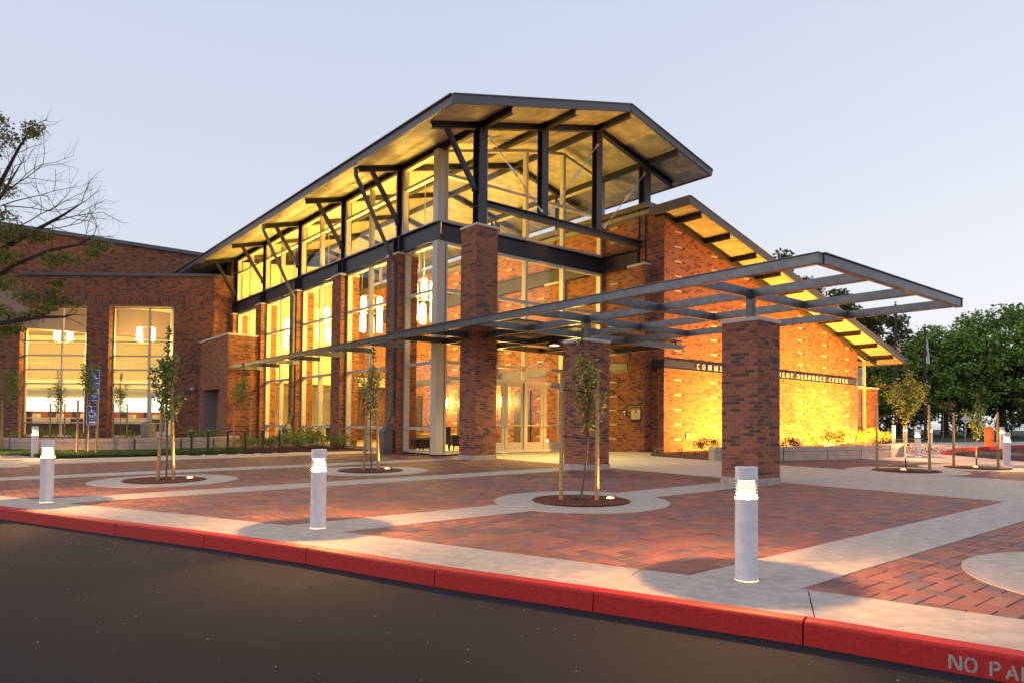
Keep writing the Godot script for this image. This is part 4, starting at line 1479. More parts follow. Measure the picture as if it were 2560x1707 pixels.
# ---------------------------------------------------------------- steel canopy
func canopy() -> void:
	var C := thing("steel_canopy", "open grid canopy of grey steel beams in front of the entrance", "canopy", Vector3.ZERO)
	var yt := 3.72
	var h := 0.175
	var long_beam := func(x: float, z0: float, z1: float, w := 0.12) -> void:
		var mb := MB.new()
		mb.bevel(Vector3(x, yt - h * 0.5, (z0 + z1) * 0.5), Vector3(w, h, absf(z1 - z0)), 0.006)
		put("beam", mb, M.steel, C)
	# edge beam with lips top and bottom
	var mb := MB.new()
	mb.bevel(Vector3(10.53, yt - 0.085, -19.85), Vector3(0.12, 0.17, 29.1), 0.006)
	mb.box(Vector3(10.52, yt + 0.004, -19.85), Vector3(0.16, 0.012, 29.1))
	put("beam", mb, M.steel, C)
	mb = MB.new()
	mb.bevel(Vector3(13.55, yt - 0.085, -5.34), Vector3(5.9, 0.172, 0.12), 0.006)
	mb.box(Vector3(13.55, yt + 0.0045, -5.33), Vector3(5.96, 0.012, 0.16))
	mb.box(Vector3(16.51, yt - 0.083, -5.34), Vector3(0.02, 0.185, 0.15))
	put("beam", mb, M.steel, C)
	var zc := [-7.64, -9.91, -12.19, -14.48, -16.77, -18.5]
	for x in [12.33, 14.36, 16.38]:
		var z := -5.40
		for k in zc.size():
			var e: float = zc[k] + 0.06
			if x == 12.33 and k == 4:
				e = -16.34
			if x == 12.33 and k == 5:
				z = -17.2
			long_beam.call(x, z - 0.002, e + 0.002)
			z = zc[k] - 0.06
	for x in [18.4]:
		long_beam.call(x, -14.54, -16.71)
		long_beam.call(x, -16.83, -18.44)
	for k in zc.size():
		var xe := 16.44
		if k >= 3: xe = 19.16
		mb = MB.new()
		if k == 4:
			mb.bevel(Vector3((10.59 + 11.91) * 0.5, yt - 0.0885, zc[k]), Vector3(1.32, h, 0.12), 0.006)
			mb.bevel(Vector3((12.75 + xe) * 0.5, yt - 0.0885, zc[k]), Vector3(xe - 12.75, h, 0.12), 0.006)
		else:
			mb.bevel(Vector3((10.59 + xe) * 0.5, yt - 0.0885, zc[k]), Vector3(xe - 10.59, h, 0.12), 0.006)
		put("cross_beam", mb, M.steel, C)
	var z := -20.6
	while z > -34.3:      # short cross beams from the edge beam back to the building
		mb = MB.new()
		mb.bevel(Vector3(11.28, yt - 0.0885, z), Vector3(1.36, h, 0.11), 0.006)
		put("cross_beam", mb, M.steel, C)
		z -= 2.28
	for z2 in [-7.64, -12.19]:
		mb = MB.new()
		var zz: float = z2
		mb.bevel(Vector3(12.33, 3.32, zz), Vector3(0.14, 0.455, 0.14), 0.006)
		mb.box(Vector3(12.33, 3.11, zz), Vector3(0.24, 0.02, 0.24))
		put("post", mb, M.steel, C)
	# roof sheets over the entrance bays, carried on stubs
	for q in [[10.85, 11.85, -14.45, -19.6], [12.82, 19.15, -14.45, -16.72], [12.82, 19.15, -16.82, -18.55], [11.86, 12.81, -14.45, -16.3], [11.86, 12.81, -17.24, -18.55]]:
		mb = MB.new()
		mb.box(Vector3((q[0] + q[1]) * 0.5, yt + 0.13, (q[2] + q[3]) * 0.5), Vector3(q[1] - q[0], 0.05, absf(q[3] - q[2])))
		put("roof_sheet", mb, M.dark_steel, C)
	mb = MB.new()
	for zz in [-14.6, -15.6, -16.9, -18.2, -19.3]:
		for x in [10.95, 13.4, 15.4, 17.4, 19.0]:
			if zz < -18.3 and x > 11.0: continue
			mb.box(Vector3(x, yt + 0.053, zz), Vector3(0.05, 0.106, 0.05))
	put("stub", mb, M.steel, C)
	# downlight box under the sheets
	for q in [[14.36, -15.6]]:
		mb = MB.new()
		mb.bevel(Vector3(q[0], yt - h - 0.06, q[1]), Vector3(0.26, 0.11, 0.26), 0.01)
		put("downlight", mb, M.dark_steel, C)
		mb = MB.new()
		mb.box(Vector3(q[0], yt - h - 0.12, q[1]), Vector3(0.2, 0.012, 0.2))
		put("downlight_lamp", mb, M.sconce_glow, C)
		spot(C, Vector3(q[0], yt - h - 0.15, q[1]), Vector3(q[0], 0, q[1]), lin(1.0, 0.76, 0.2), 24.0, 70.0, 0.1)
	settle(C, Vector3(13.0, 0, -13.0))
	pillar(gp(12.33, -7.64), 3.10 - grd(12.33, -7.64), "nearest brick pillar, standing behind the large white bollard", 300)
	pillar(gp(12.33, -12.19), 3.10 - grd(12.33, -12.19), "middle brick pillar, behind the staked tree with the orange uplight", 240)
	pillar(gp(12.33, -16.77), 6.92 - grd(12.33, -16.77), "tall brick pillar carrying a steel column left of the glass doors", 240, true)

# ---------------------------------------------------------------- bollards
func bollard() -> Node3D:
	var t := thing("bollard_light", "", "bollard light", Vector3.ZERO, "white bollard lights with glowing louvres")
	var r := 0.089
	var H := 0.914
	var mb := MB.new()
	mb.lathe(Vector3.ZERO, [Vector2(r + 0.004, 0), Vector2(r + 0.004, 0.012), Vector2(r, 0.016), Vector2(r, 0.655), Vector2(r - 0.012, 0.655)], 32)
	put("post", mb, M.white_paint, t)
	mb = MB.new()
	mb.lathe(Vector3.ZERO, [Vector2(0.0, 0.805), Vector2(r, 0.805), Vector2(r, H - 0.008), Vector2(r - 0.007, H), Vector2(0, H)], 32)
	put("top_cap", mb, M.white_paint, t)
	for k in 6:
		mb = MB.new()
		var y := 0.664 + k * 0.0235
		mb.lathe(Vector3(0, y, 0), [Vector2(r + 0.001, 0), Vector2(r + 0.001, 0.003), Vector2(0.062, 0.016), Vector2(0.062, 0.013), Vector2(r + 0.001, 0)], 32)
		put("louvre", mb, M.white_paint, t)
	mb = MB.new()
	for k in 3:
		var a := TAU * k / 3.0 + 0.35
		mb.tube([Vector3(cos(a) * 0.068, 0.65, sin(a) * 0.068), Vector3(cos(a) * 0.068, 0.81, sin(a) * 0.068)], [0.004, 0.004], 6)
	put("rod", mb, M.rod, t)
	mb = MB.new()
	mb.lathe(Vector3(0, 0.665, 0), [Vector2(0, 0), Vector2(0.02, 0.0), Vector2(0.024, 0.05), Vector2(0.02, 0.12), Vector2(0, 0.125)], 12)
	put("lamp_bulb", mb, M.lamp_glow, t)
	omni(t, Vector3(0, 0.735, 0), lin(1.0, 0.48, 0.16), 8.0, 0.012)
	for k in 4:
		var a := TAU * k / 4.0 + 0.5
		mb = MB.new()
		mb.tube([Vector3(cos(a) * (r - 0.002), 0.065, sin(a) * (r - 0.002)), Vector3(cos(a) * (r + 0.004), 0.065, sin(a) * (r + 0.004))], [0.006, 0.006], 8)
		put("bolt", mb, M.rod, t)
	return t

func bollards() -> void:
	var b := bollard()
	var spots := [
		[5.07, -3.18, "largest white bollard light, at the front right on the kerb strip"],
		[3.39, -7.75, "white bollard light at the front in the middle of the kerb strip"],
		[1.16, -12.42, "white bollard light at the left, in front of a smaller one by the lawn"],
		[2.05, -25.55, "small white bollard light on the walk left of the blue sign posts"],
		[22.37, -6.1, "cropped white bollard light at the right edge beside the second road"],
		[25.1, -9.35, "white bollard light right of the staked tree in front of the seat wall's end"],
		[34.0, -12.15, "far white bollard light on the walk, right of the flagpole's foot"],
		[35.7, -13.85, "far white bollard light that sparkles behind the staked tree's trunk"],
		[36.0, -14.5, "farthest small white bollard light, beside the left stake"],
		[34.6, -9.6, "small white bollard light beside the orange bollard"],
	]
	for i in spots.size():
		var at := gp(spots[i][0], spots[i][1], 0.004)
		if i == 0:
			b.position = at
			b.set_meta("label", spots[i][2])
			b.rotation.y = 0.35
		else:
			copy(b, at, 0.35 + i * 1.3, spots[i][2])
	var t := thing("orange_bollard", "round topped orange bollard standing by the red kerb at right", "bollard", gp(36.84, -10.72))
	var mb := MB.new()
	mb.lathe(Vector3.ZERO, [Vector2(0.19, 0), Vector2(0.19, 0.72), Vector2(0.17, 0.82), Vector2(0.1, 0.9), Vector2(0, 0.92)], 20)
	put("post", mb, M.orange_plastic, t)
	mb = MB.new()
	mb.lathe(Vector3.ZERO, [Vector2(0.193, 0.70), Vector2(0.196, 0.71), Vector2(0.193, 0.72)], 20)
	put("seam", mb, M.orange_plastic, t)

# ---------------------------------------------------------------- plants
func leaf(mb: MB, p: Vector3, l: float, col: Color, droop := 0.0) -> void:
	var d := Vector3(rng.randfn(), rng.randfn() * 0.7 - droop, rng.randfn()).normalized()
	var s := d.cross(Vector3(rng.randfn(), rng.randfn() + 0.8, rng.randfn())).normalized()
	var w := l * 0.3
	var up := s.cross(d) * (l * 0.08)
	mb.tri(p, p + d * l * 0.5 + s * w - up, p + d * l, col)
	mb.tri(p, p + d * l, p + d * l * 0.5 - s * w - up, col)

func leafy(mb: MB, o: Vector3, r: Vector3, n: int, l: float, tones: Array, droop := 0.2) -> void:
	for i in n:
		var d := Vector3(rng.randfn(), rng.randfn(), rng.randfn()).normalized() * pow(rng.randf(), 0.45)
		var c: Color = tones[rng.randi() % tones.size()]
		var k := rng.randf_range(0.75, 1.25)
		leaf(mb, o + d * r, l * rng.randf_range(0.7, 1.3), lin(c.r * k * 1.7, c.g * k * 1.6, c.b * k * 1.2), droop)

func twig(mb: MB, p: Vector3, d: Vector3, len: float, rad: float, depth: int, tips: Array) -> void:
	var pts := [p]
	var rr := [rad]
	var q := p
	var dd := d
	for i in 4:
		dd = (dd + Vector3(rng.randfn(), rng.randfn() + 0.25, rng.randfn()) * 0.13).normalized()
		q += dd * len / 4.0
		pts.append(q)
		rr.append(rad * (1.0 - 0.14 * (i + 1)))
		if depth > 0 and i > 0:
			for t in 1 + rng.randi() % 2:
				var s := (dd + Vector3(rng.randfn(), rng.randfn() * 0.8, rng.randfn()) * 0.6).normalized()
				twig(mb, q, s, len * rng.randf_range(0.45, 0.7), rad * 0.5, depth - 1, tips)
	mb.tube(pts, rr, 5 if rad > 0.01 else 3, Color.WHITE, false)
	tips.append(q)

const GREENS := [Color(0.085, 0.13, 0.03), Color(0.11, 0.16, 0.035), Color(0.07, 0.105, 0.03), Color(0.14, 0.16, 0.05)]
const AUTUMN := [Color(0.13, 0.15, 0.035), Color(0.20, 0.17, 0.04), Color(0.10, 0.13, 0.03), Color(0.26, 0.14, 0.035), Color(0.17, 0.18, 0.07)]
const YELLOWS := [Color(0.27, 0.25, 0.04), Color(0.21, 0.22, 0.035), Color(0.15, 0.17, 0.03), Color(0.32, 0.22, 0.03)]

func young_tree(at: Vector3, h: float, low: float, wid: float, spread: float, leaves: int, tones: Array, stakes: Array, sd: int, label: String, bend := 0.0) -> Node3D:
	rng.seed = sd
	var t := thing("young_tree", label, "tree", at, "young staked trees")
	var mb := MB.new()
	var pts := []
	var rad := []
	for i in 9:
		var f := i / 8.0
		pts.append(Vector3(sin(f * 7.0 + sd) * 0.02 + bend * sin(f * PI) * 0.12, f * h, cos(f * 5.0 + sd) * 0.02))
		rad.append(lerpf(0.02, 0.005, f))
	mb.tube(pts, rad, 8)
	var cr := MB.new()
	var nb := 9
	var per := leaves / (nb + 3)
	for k in nb:
		var y := lerpf(low, h * 0.72, k / float(nb - 1))
		var a := k * 2.4 + sd
		var reach := wid * 0.5 * (0.75 + 0.35 * sin(k * 1.9 + sd))
		var rise := lerpf(0.5, 0.75, spread) * (h - y) * rng.randf_range(0.5, 0.8)
		var p0 := Vector3(pts[int(y / h * 8.0)].x, y, pts[int(y / h * 8.0)].z)
		var p2 := p0 + Vector3(cos(a) * reach * (0.7 + spread), rise, sin(a) * reach * (0.7 + spread))
		var p1 := p0.lerp(p2, 0.5) + Vector3(cos(a), -0.4, sin(a)) * reach * 0.25
		mb.tube([p0, p1, p2], [0.008, 0.006, 0.003], 5, Color.WHITE, false)
		for i in per:
			var f := pow(rng.randf(), 0.8)
			var p := p0.lerp(p1, f * 2.0) if f < 0.5 else p1.lerp(p2, f * 2.0 - 1.0)
			p += Vector3(rng.randfn(), rng.randfn(), rng.randfn()) * wid * lerpf(0.10, 0.07, spread)
			var c: Color = tones[rng.randi() % tones.size()]
			var kk := rng.randf_range(0.75, 1.25)
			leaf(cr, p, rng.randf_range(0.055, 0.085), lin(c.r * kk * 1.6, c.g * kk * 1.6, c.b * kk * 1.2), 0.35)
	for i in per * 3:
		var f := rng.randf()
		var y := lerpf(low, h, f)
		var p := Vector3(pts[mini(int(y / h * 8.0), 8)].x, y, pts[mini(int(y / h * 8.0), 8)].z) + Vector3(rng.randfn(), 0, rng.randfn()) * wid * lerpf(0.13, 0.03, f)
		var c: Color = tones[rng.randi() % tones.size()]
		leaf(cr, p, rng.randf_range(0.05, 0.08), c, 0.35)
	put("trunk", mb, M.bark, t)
	put("crown", cr, M.leaf, t)
	for s in stakes:      # [x, z, height, lean]
		mb = MB.new()
		mb.tube([Vector3(s[0], -0.02, s[1]), Vector3(s[0] * s[3], s[2], s[1] * s[3])], [0.033, 0.029], 10)
		put("stake", mb, M.stake_wood, t)
		for f in [0.5, 0.86]:
			mb = MB.new()
			var y: float = s[2] * f
			var q := Vector3(s[0], y, s[1]).lerp(Vector3(s[0] * s[3], y, s[1] * s[3]), f)
			var tr: Vector3 = pts[mini(int(y / h * 8.0), 8)]
			var m := q.lerp(Vector3(tr.x, y, tr.z), 1.0)
			mb.tube([q + Vector3(0.0, 0, 0.036), (q + m) * 0.5 + Vector3(0, -0.015, 0.02), m + Vector3(0, -0.03, 0.02), m + Vector3(0, -0.03, -0.02), (q + m) * 0.5 + Vector3(0, -0.015, -0.02), q + Vector3(0, 0, -0.036)], [0.007, 0.007, 0.007, 0.007, 0.007, 0.007], 5)
			put("tie", mb, M.rubber, t)
	return t

func grate(at: Vector3, label: String) -> void:
	var t := thing("tree_grate", label, "tree grate", at, "round rusty tree grates")
	var R := 0.76
	var mb := MB.new()
	mb.lathe(Vector3(0, 0.0062, 0), [Vector2(R, 0.0), Vector2(0.0, 0.0)], 48)
	put("soil", mb, M.soil, t)
	mb = MB.new()
	for q in [[0.75, 0.70], [0.56, 0.52], [0.36, 0.32], [0.21, 0.17]]:
		mb.lathe(Vector3(0, 0.007, 0), [Vector2(q[0], 0), Vector2(q[0], 0.012), Vector2(q[1], 0.012), Vector2(q[1], 0)], 48)
	put("ring", mb, M.rust, t)
	for k in 3:
		var r0: float = [0.56, 0.36, 0.21][k]
		var r1: float = [0.70, 0.52, 0.32][k]
		mb = MB.new()
		var n: int = [40, 28, 20][k]
		for i in n:
			var a := TAU * i / n
			var d := Vector3(cos(a), 0, sin(a))
			mb.bar(d * r0 + Vector3(0, 0.012, 0), d * r1 + Vector3(0, 0.012, 0), 0.045 if k == 0 else 0.035, 0.01)
		put("grate_bars", mb, M.rust, t)

func uplight(at: Vector3, to: Vector3, label: String, e: float) -> void:
	var t := thing("tree_uplight", label, "ground light", at, "orange uplights set in the tree grates")
	var mb := MB.new()
	mb.lathe(Vector3(0, 0.016, 0), [Vector2(0.085, 0), Vector2(0.085, 0.02), Vector2(0.065, 0.028), Vector2(0.065, 0.0)], 20)
	mb.box(Vector3(0.07, 0.05, 0.0), Vector3(0.02, 0.07, 0.12))
	put("housing", mb, M.rust, t)
	mb = MB.new()
	mb.lathe(Vector3(0, 0.03, 0), [Vector2(0.0, 0.0), Vector2(0.062, 0.0), Vector2(0.055, 0.02), Vector2(0.03, 0.035), Vector2(0, 0.038)], 16)
	put("lamp_lens", mb, M.uplight_glow, t)
	spot(t, Vector3(0, 0.085, 0), to - at, lin(1.0, 0.55, 0.16), e * 3.0, 45.0, 0.04)

func trees() -> void:
	var S := [[-0.24, 0.2, 1.95, 0.8], [0.24, -0.18, 1.95, 0.85]]
	var D := [
		[0, 2.78, 1.02, 0.5, 0.35, 1150, AUTUMN, 5, "staked young tree with turning leaves in front of the middle brick pillar", [[-0.25, -0.19, 2.0, 1.0], [0.17, 0.17, 2.05, 1.0]], 1.0],
		[1, 3.0, 1.2, 0.62, 0.45, 900, AUTUMN, 8, "staked young tree before the lobby glass, between two brick columns", [[-0.13, -0.11, 1.75, 0.6], [0.14, 0.12, 1.75, 0.6]], 0.0],
		[2, 3.05, 1.15, 0.5, 0.25, 1500, GREENS, 13, "leafy staked young tree at left, in front of the glass door window", [[-0.12, -0.1, 1.8, 0.5], [0.13, 0.08, 1.8, 0.55]], 0.0],
		[4, 2.72, 1.2, 0.85, 1.0, 1300, YELLOWS, 21, "yellow leaved vase shaped young tree near the seat wall's end", [[-0.22, -0.6, 1.58, 1.0], [0.2, 0.45, 1.62, 1.0]], 0.0],
		[5, 1.95, 0.75, 0.45, 0.6, 600, [Color(0.19, 0.24, 0.05), Color(0.26, 0.27, 0.07), Color(0.13, 0.19, 0.04)], 34, "small light green staked tree before the second road at right", [[-0.15, -0.5, 1.45, 1.0], [0.15, 0.42, 1.45, 1.0]], 0.0],
	]
	for d in D:
		var q: Array = TREES[d[0]]
		young_tree(gp(q[0], q[1], 0.005), d[1], d[2], d[3], d[4], d[5], d[6], d[9], d[7], d[8], d[10])
	var L := ["tree grate with the orange uplight in front of the middle pillar", "tree grate in the plaza nearest the lobby glass", "tree grate at the left of the plaza", "", "tree grate round the yellow vase shaped tree", "tree grate round the small light green tree"]
	for i in 6:
		if i != 3:
			grate(gp(TREES[i][0], TREES[i][1], 0.006), L[i])
	uplight(gp(7.65 + 0.33, -7.67 + 0.30, 0.006), gp(7.65, -7.67, 1.5), "glowing orange uplight at the foot of the tree by the middle pillar", 1.6)
	uplight(gp(7.76 + 0.33, -14.8 + 0.2, 0.006), gp(7.76, -14.8, 1.5), "glowing orange uplight in the grate nearest the lobby glass", 1.8)
	uplight(gp(3.37 + 0.4, -15.05 + 0.22, 0.006), gp(3.37, -15.05, 1.5), "glowing orange uplight in the grate at the left of the plaza", 2.2)
	uplight(gp(18.3 - 0.3, -7.08 + 0.05, 0.006), gp(18.3, -7.08, 1.5), "uplight at the foot of the yellow vase shaped tree", 2.2)
	uplight(gp(20.9 - 0.3, -6.35 + 0.05, 0.006), gp(20.9, -6.35, 1.2), "uplight at the foot of the small light green tree", 1.2)
	# trees of the planter and lawn at the left
	var P := [
		[1.65, -29.2, 3.35, 1.5, 0.75, "dark leaved young tree at the left edge, left of the left window", 41],
		[3.6, -35.2, 3.2, 1.35, 0.75, "young tree standing against the left lit window", 42],
		[3.42, -25.6, 3.6, 1.6, 0.6, "slender young tree directly behind the blue parking signs", 43],
		[6.0, -35.4, 3.2, 1.35, 0.65, "young tree in the planter at the left side of the right window", 44],
		[8.45, -26.25, 3.25, 1.5, 0.75, "young tree in front of the low brick block's corner", 45],
	]
	for p in P:
		young_tree(gp(p[0], p[1]), p[2], p[3], p[4], 0.2, 900, GREENS, [[-0.24, -0.2, 1.75, 1.0], [0.24, 0.2, 1.75, 1.0]], p[6], p[5])
	rng.seed = 77

func shrub(at: Vector3, r: float, label: String, grp: String, tones := GREENS, n := 420) -> void:
	var t := thing("shrub", label, "shrub", at, grp)
	var mb := MB.new()
	var tips := []
	for k in 9:
		twig(mb, Vector3.ZERO, Vector3(rng.randfn() * 0.6, 1.0, rng.randfn() * 0.6).normalized(), r * 1.1, 0.008, 0, tips)
	put("stem", mb, M.bark, t)
	mb = MB.new()
	for q in tips:
		leafy(mb, q * 0.85, Vector3(r * 0.42, r * 0.36, r * 0.42), n / 9, r * 0.15, tones, 0.1)
	put("foliage", mb, M.leaf, t)

func seat_walls() -> void:
	# right: straight lengths of a low concrete wall; left: the curved planter wall
	var t := thing("seat_wall", "low concrete seat wall in front of the orange lit gable wall", "wall", gp(21.0, -10.9))
	var base: Vector3 = t.position
	var line := [[17.62, -12.22], [19.56, -11.15], [21.1, -10.58], [22.5, -10.2], [23.9, -9.93], [25.3, -10.0]]
	wall_line(t, line, base, 0.40, 0.42)
	t = thing("planter_wall", "curved tan concrete planter wall on the lawn before the left wing", "wall", gp(5.5, -26.3))
	base = t.position
	line = [[0.9, -31.2], [1.6, -29.6], [2.6, -28.2], [3.7, -27.2], [5.0, -26.75], [6.4, -26.6], [7.5, -26.75], [8.35, -27.3], [8.8, -28.2]]
	wall_line(t, line, base, 0.46, 0.4)

func wall_line(t: Node3D, line: Array, base: Vector3, h: float, w: float) -> void:
	for i in line.size() - 1:
		var a := Vector2(line[i][0], line[i][1])
		var b := Vector2(line[i + 1][0], line[i + 1][1])
		var d := (b - a).normalized()
		var nn := Vector2(-d.y, d.x)
		a += d * 0.006
		b -= d * 0.006
		for part in 2:
			var mb := MB.new()
			var y0: float = -0.3 if part == 0 else h - 0.125
			var y1: float = h - 0.135 if part == 0 else h
			var ww: float = w * 0.5 - (0.012 if part == 0 else 0.0)
			var p := []
			for y in [y0, y1]:
				for c in [a - nn * ww, b - nn * ww, b + nn * ww, a + nn * ww]:
					p.append(gp(c.x, c.y, y) - base)
			if (p[1] - p[0]).cross(p[3] - p[0]).y < 0.0:
				p = [p[3], p[2], p[1], p[0], p[7], p[6], p[5], p[4]]
			mb.hexa(p)
			put("wall_panel" if part == 0 else "wall_cap", mb, M.wall_concrete, t)

func planting() -> void:
	# mulch beds
	var mb := MB.new()
	slab(mb, [[17.75, -12.1], [19.6, -11.0], [22.5, -10.0], [25.2, -9.8], [36.0, -14.0], [36.0, -15.9], [19.9, -15.9], [19.85, -16.3], [18.0, -14.8]], 0.02, 0.2, lin(0.13, 0.055, 0.03))
	slab(mb, [[5.2, -24.4], [8.0, -23.95], [11.9, -22.9], [12.2, -34.0], [10.2, -34.0], [8.9, -28.0], [7.6, -25.6]], 0.03, 0.2, lin(0.13, 0.055, 0.03))
	slab(mb, [[1.2, -30.5], [2.8, -27.9], [5.0, -26.6], [7.5, -26.6], [8.8, -28.4], [10.4, -34.6], [10.4, -39.2], [0.0, -47.0], [-6.0, -46.0]], 0.12, 0.4, lin(0.13, 0.055, 0.03))
	struct("planting_bed", mb, M.mulch)
	mb = MB.new()
	for i in 2600:
		var x := rng.randf_range(17.8, 35.0); var z := rng.randf_range(-15.7, -10.2)
		if z > -12.2 + (x - 17.6) * 0.3 or (x < 19.8 and z < -15.0): continue
		mb.box(gp(x, z, 0.026), Vector3(rng.randf_range(0.02, 0.06), 0.012, 0.015), lin(0.16, 0.065, 0.035) * rng.randf_range(0.5, 1.3), Basis.from_euler(Vector3(rng.randfn() * 0.3, rng.randf() * TAU, rng.randfn() * 0.3)))
	for i in 1500:
		var x := rng.randf_range(7.0, 11.8); var z := rng.randf_range(-27.0, -23.3)
		mb.box(gp(x, z, 0.036), Vector3(rng.randf_range(0.03, 0.08), 0.015, 0.02), lin(0.17, 0.06, 0.03) * rng.randf_range(0.5, 1.3), Basis.from_euler(Vector3(rng.randfn() * 0.3, rng.randf() * TAU, rng.randfn() * 0.3)))
	put(numbered("mulch"), mb, M.mulch, self, "stuff").set_meta("label", "reddish bark mulch covering the planting beds")
	# lawn strip and grass
	mb = MB.new()
	slab(mb, [[2.35, -24.9], [4.3, -24.05], [8.2, -23.85], [7.9, -25.6], [6.4, -26.4], [3.7, -27.0], [2.0, -29.0], [1.2, -31.0], [-0.5, -46.0], [-1.0, -46.0], [1.2, -29.0], [2.0, -25.6]], 0.035, 0.1)
	struct("lawn", mb, M.lawn)
	var blade := MB.new()
	for k in 5:
		var a := TAU * k / 5.0
		var d := Vector3(cos(a), 0, sin(a))
		var s := Vector3(-sin(a), 0, cos(a)) * 0.006
		blade.tri(d * 0.01 - s, d * 0.01 + s, d * 0.04 + Vector3(0, 0.075, 0), Color(1, 1, 1))
	var mm := MultiMesh.new()
	mm.transform_format = MultiMesh.TRANSFORM_3D
	mm.use_colors = true
	mm.mesh = blade.done()
	var spots := []
	while spots.size() < 14000:
		var x := rng.randf_range(-0.5, 8.2); var z := rng.randf_range(-31.0, -23.8)
		var ok := x > 4.3 and z < -23.95 and z > -26.6 or x <= 4.3 and x > 2.0 and z < -24.05 - (4.3 - x) * 0.42 and z > -28.0 or x <= 2.4 and x > 1.25 and z < -26.0
		if ok: spots.append(Vector2(x, z))
	mm.instance_count = spots.size()
	for i in spots.size():
		var q: Vector2 = spots[i]
		mm.set_instance_transform(i, Transform3D(Basis(Vector3.UP, rng.randf() * TAU).scaled(Vector3.ONE * rng.randf_range(0.7, 1.25)), gp(q.x, q.y, 0.034)))
		var k := rng.randf_range(0.7, 1.3)
		mm.set_instance_color(i, Color(0.06 * k, 0.13 * k, 0.02 * k))
	var mi := MultiMeshInstance3D.new()
	mi.multimesh = mm
	mi.material_override = M.leaf
	mi.name = numbered("grass")
	add_child(mi)
	mi.set_meta("kind", "stuff")
	mi.set_meta("label", "short green grass of the lawn strip by the planter wall")
	# shrubs
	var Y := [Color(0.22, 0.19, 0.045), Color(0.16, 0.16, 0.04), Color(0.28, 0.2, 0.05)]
	for q in [[20.25, -14.2, 0.50, "round dark green shrub below the outlet on the gable wall"], [22.9, -12.6, 0.50, "shrub partly hidden by the nearest pillar's left side"]]:
		shrub(gp(q[0], q[1], 0.02), q[2], q[3], "shrubs below the gable wall", GREENS, 520)
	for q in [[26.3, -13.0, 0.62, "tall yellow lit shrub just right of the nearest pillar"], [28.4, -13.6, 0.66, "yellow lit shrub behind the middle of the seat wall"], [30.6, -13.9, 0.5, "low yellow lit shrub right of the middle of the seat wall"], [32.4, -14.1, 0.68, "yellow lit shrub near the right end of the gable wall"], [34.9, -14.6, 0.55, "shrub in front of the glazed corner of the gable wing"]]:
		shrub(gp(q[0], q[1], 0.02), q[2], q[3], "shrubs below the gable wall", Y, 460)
	for q in [[18.6, -15.0, 0.22, "little grass tuft at the foot of the brick pier"], [19.3, -14.6, 0.2, "thin grass tuft left of the round shrub"]]:
		shrub(gp(q[0], q[1], 0.02), q[2], q[3], "shrubs below the gable wall", [Color(0.3, 0.27, 0.14), Color(0.2, 0.2, 0.09)], 120)
	var lab := ["bush at the left end of the bed before the lobby glass", "low bush behind the second bicycle stand", "spreading bush behind the bicycle stands", "bush in the middle of the bed before the glass", "tall bush under the second brick column", "pale bush beside the tall bush in the bed", "bush right of the tall bush before the glass", "bush at the foot of the brick column nearest the downspout", "small bush at the front edge of the bed", "low bush against the brick block"]
	var bx := [[8.75, -25.6, 0.38], [9.1, -24.9, 0.42], [9.7, -25.4, 0.5], [10.2, -25.2, 0.5], [10.75, -26.2, 0.72], [10.5, -24.6, 0.5], [11.2, -25.6, 0.55], [11.55, -24.4, 0.52], [9.75, -24.3, 0.36], [9.0, -27.4, 0.4]]
	for i in bx.size():
		shrub(gp(bx[i][0], bx[i][1], 0.03), bx[i][2], lab[i], "bushes in the bed before the lobby", GREENS, 460)
	var lab2 := ["bush in the planter under the left window's left side", "bush in the planter under the left window's right side", "bush in the planter left of the litter bin", "bush in the planter below the vent pipe", "bush in the planter next to the brick block's door", "bush behind the far left bollard light"]
	var b2 := [[3.0, -33.5, 0.5], [4.2, -34.6, 0.5], [6.2, -34.4, 0.4], [8.6, -33.2, 0.5], [9.6, -33.6, 0.45], [1.9, -31.0, 0.45]]
	for i in b2.size():
		shrub(gp(b2[i][0], b2[i][1], 0.12), b2[i][2], lab2[i], "bushes in the planter before the wing", GREENS, 380)

func well_lights() -> void:
	var labels := ["first", "second", "third", "fourth", "fifth", "sixth"]
	for i in 6:
		var x := 22.4 + 2.2 * i
		var z := -12.9
		var t := thing("wall_uplight", "%s ground light from the left behind the seat wall, washing the gable wall" % labels[i], "ground light", gp(x, z, 0.02), "uplights behind the seat wall")
		var mb := MB.new()
		mb.box(Vector3(0, 0.05, 0.06), Vector3(0.3, 0.1, 0.02))
		mb.box(Vector3(0, 0.01, 0), Vector3(0.3, 0.02, 0.12))
		put("housing", mb, M.black_metal, t)
		mb = MB.new()
		mb.box(Vector3(0, 0.05, 0.0), Vector3(0.26, 0.055, 0.05))
		put("lamp_lens", mb, M.well_glow, t)
		spot(t, Vector3(0, 0.16, -0.05), Vector3(0, 1.9, -2.85), lin(1.0, 0.46, 0.05), 95.0, 70.0, 0.08)

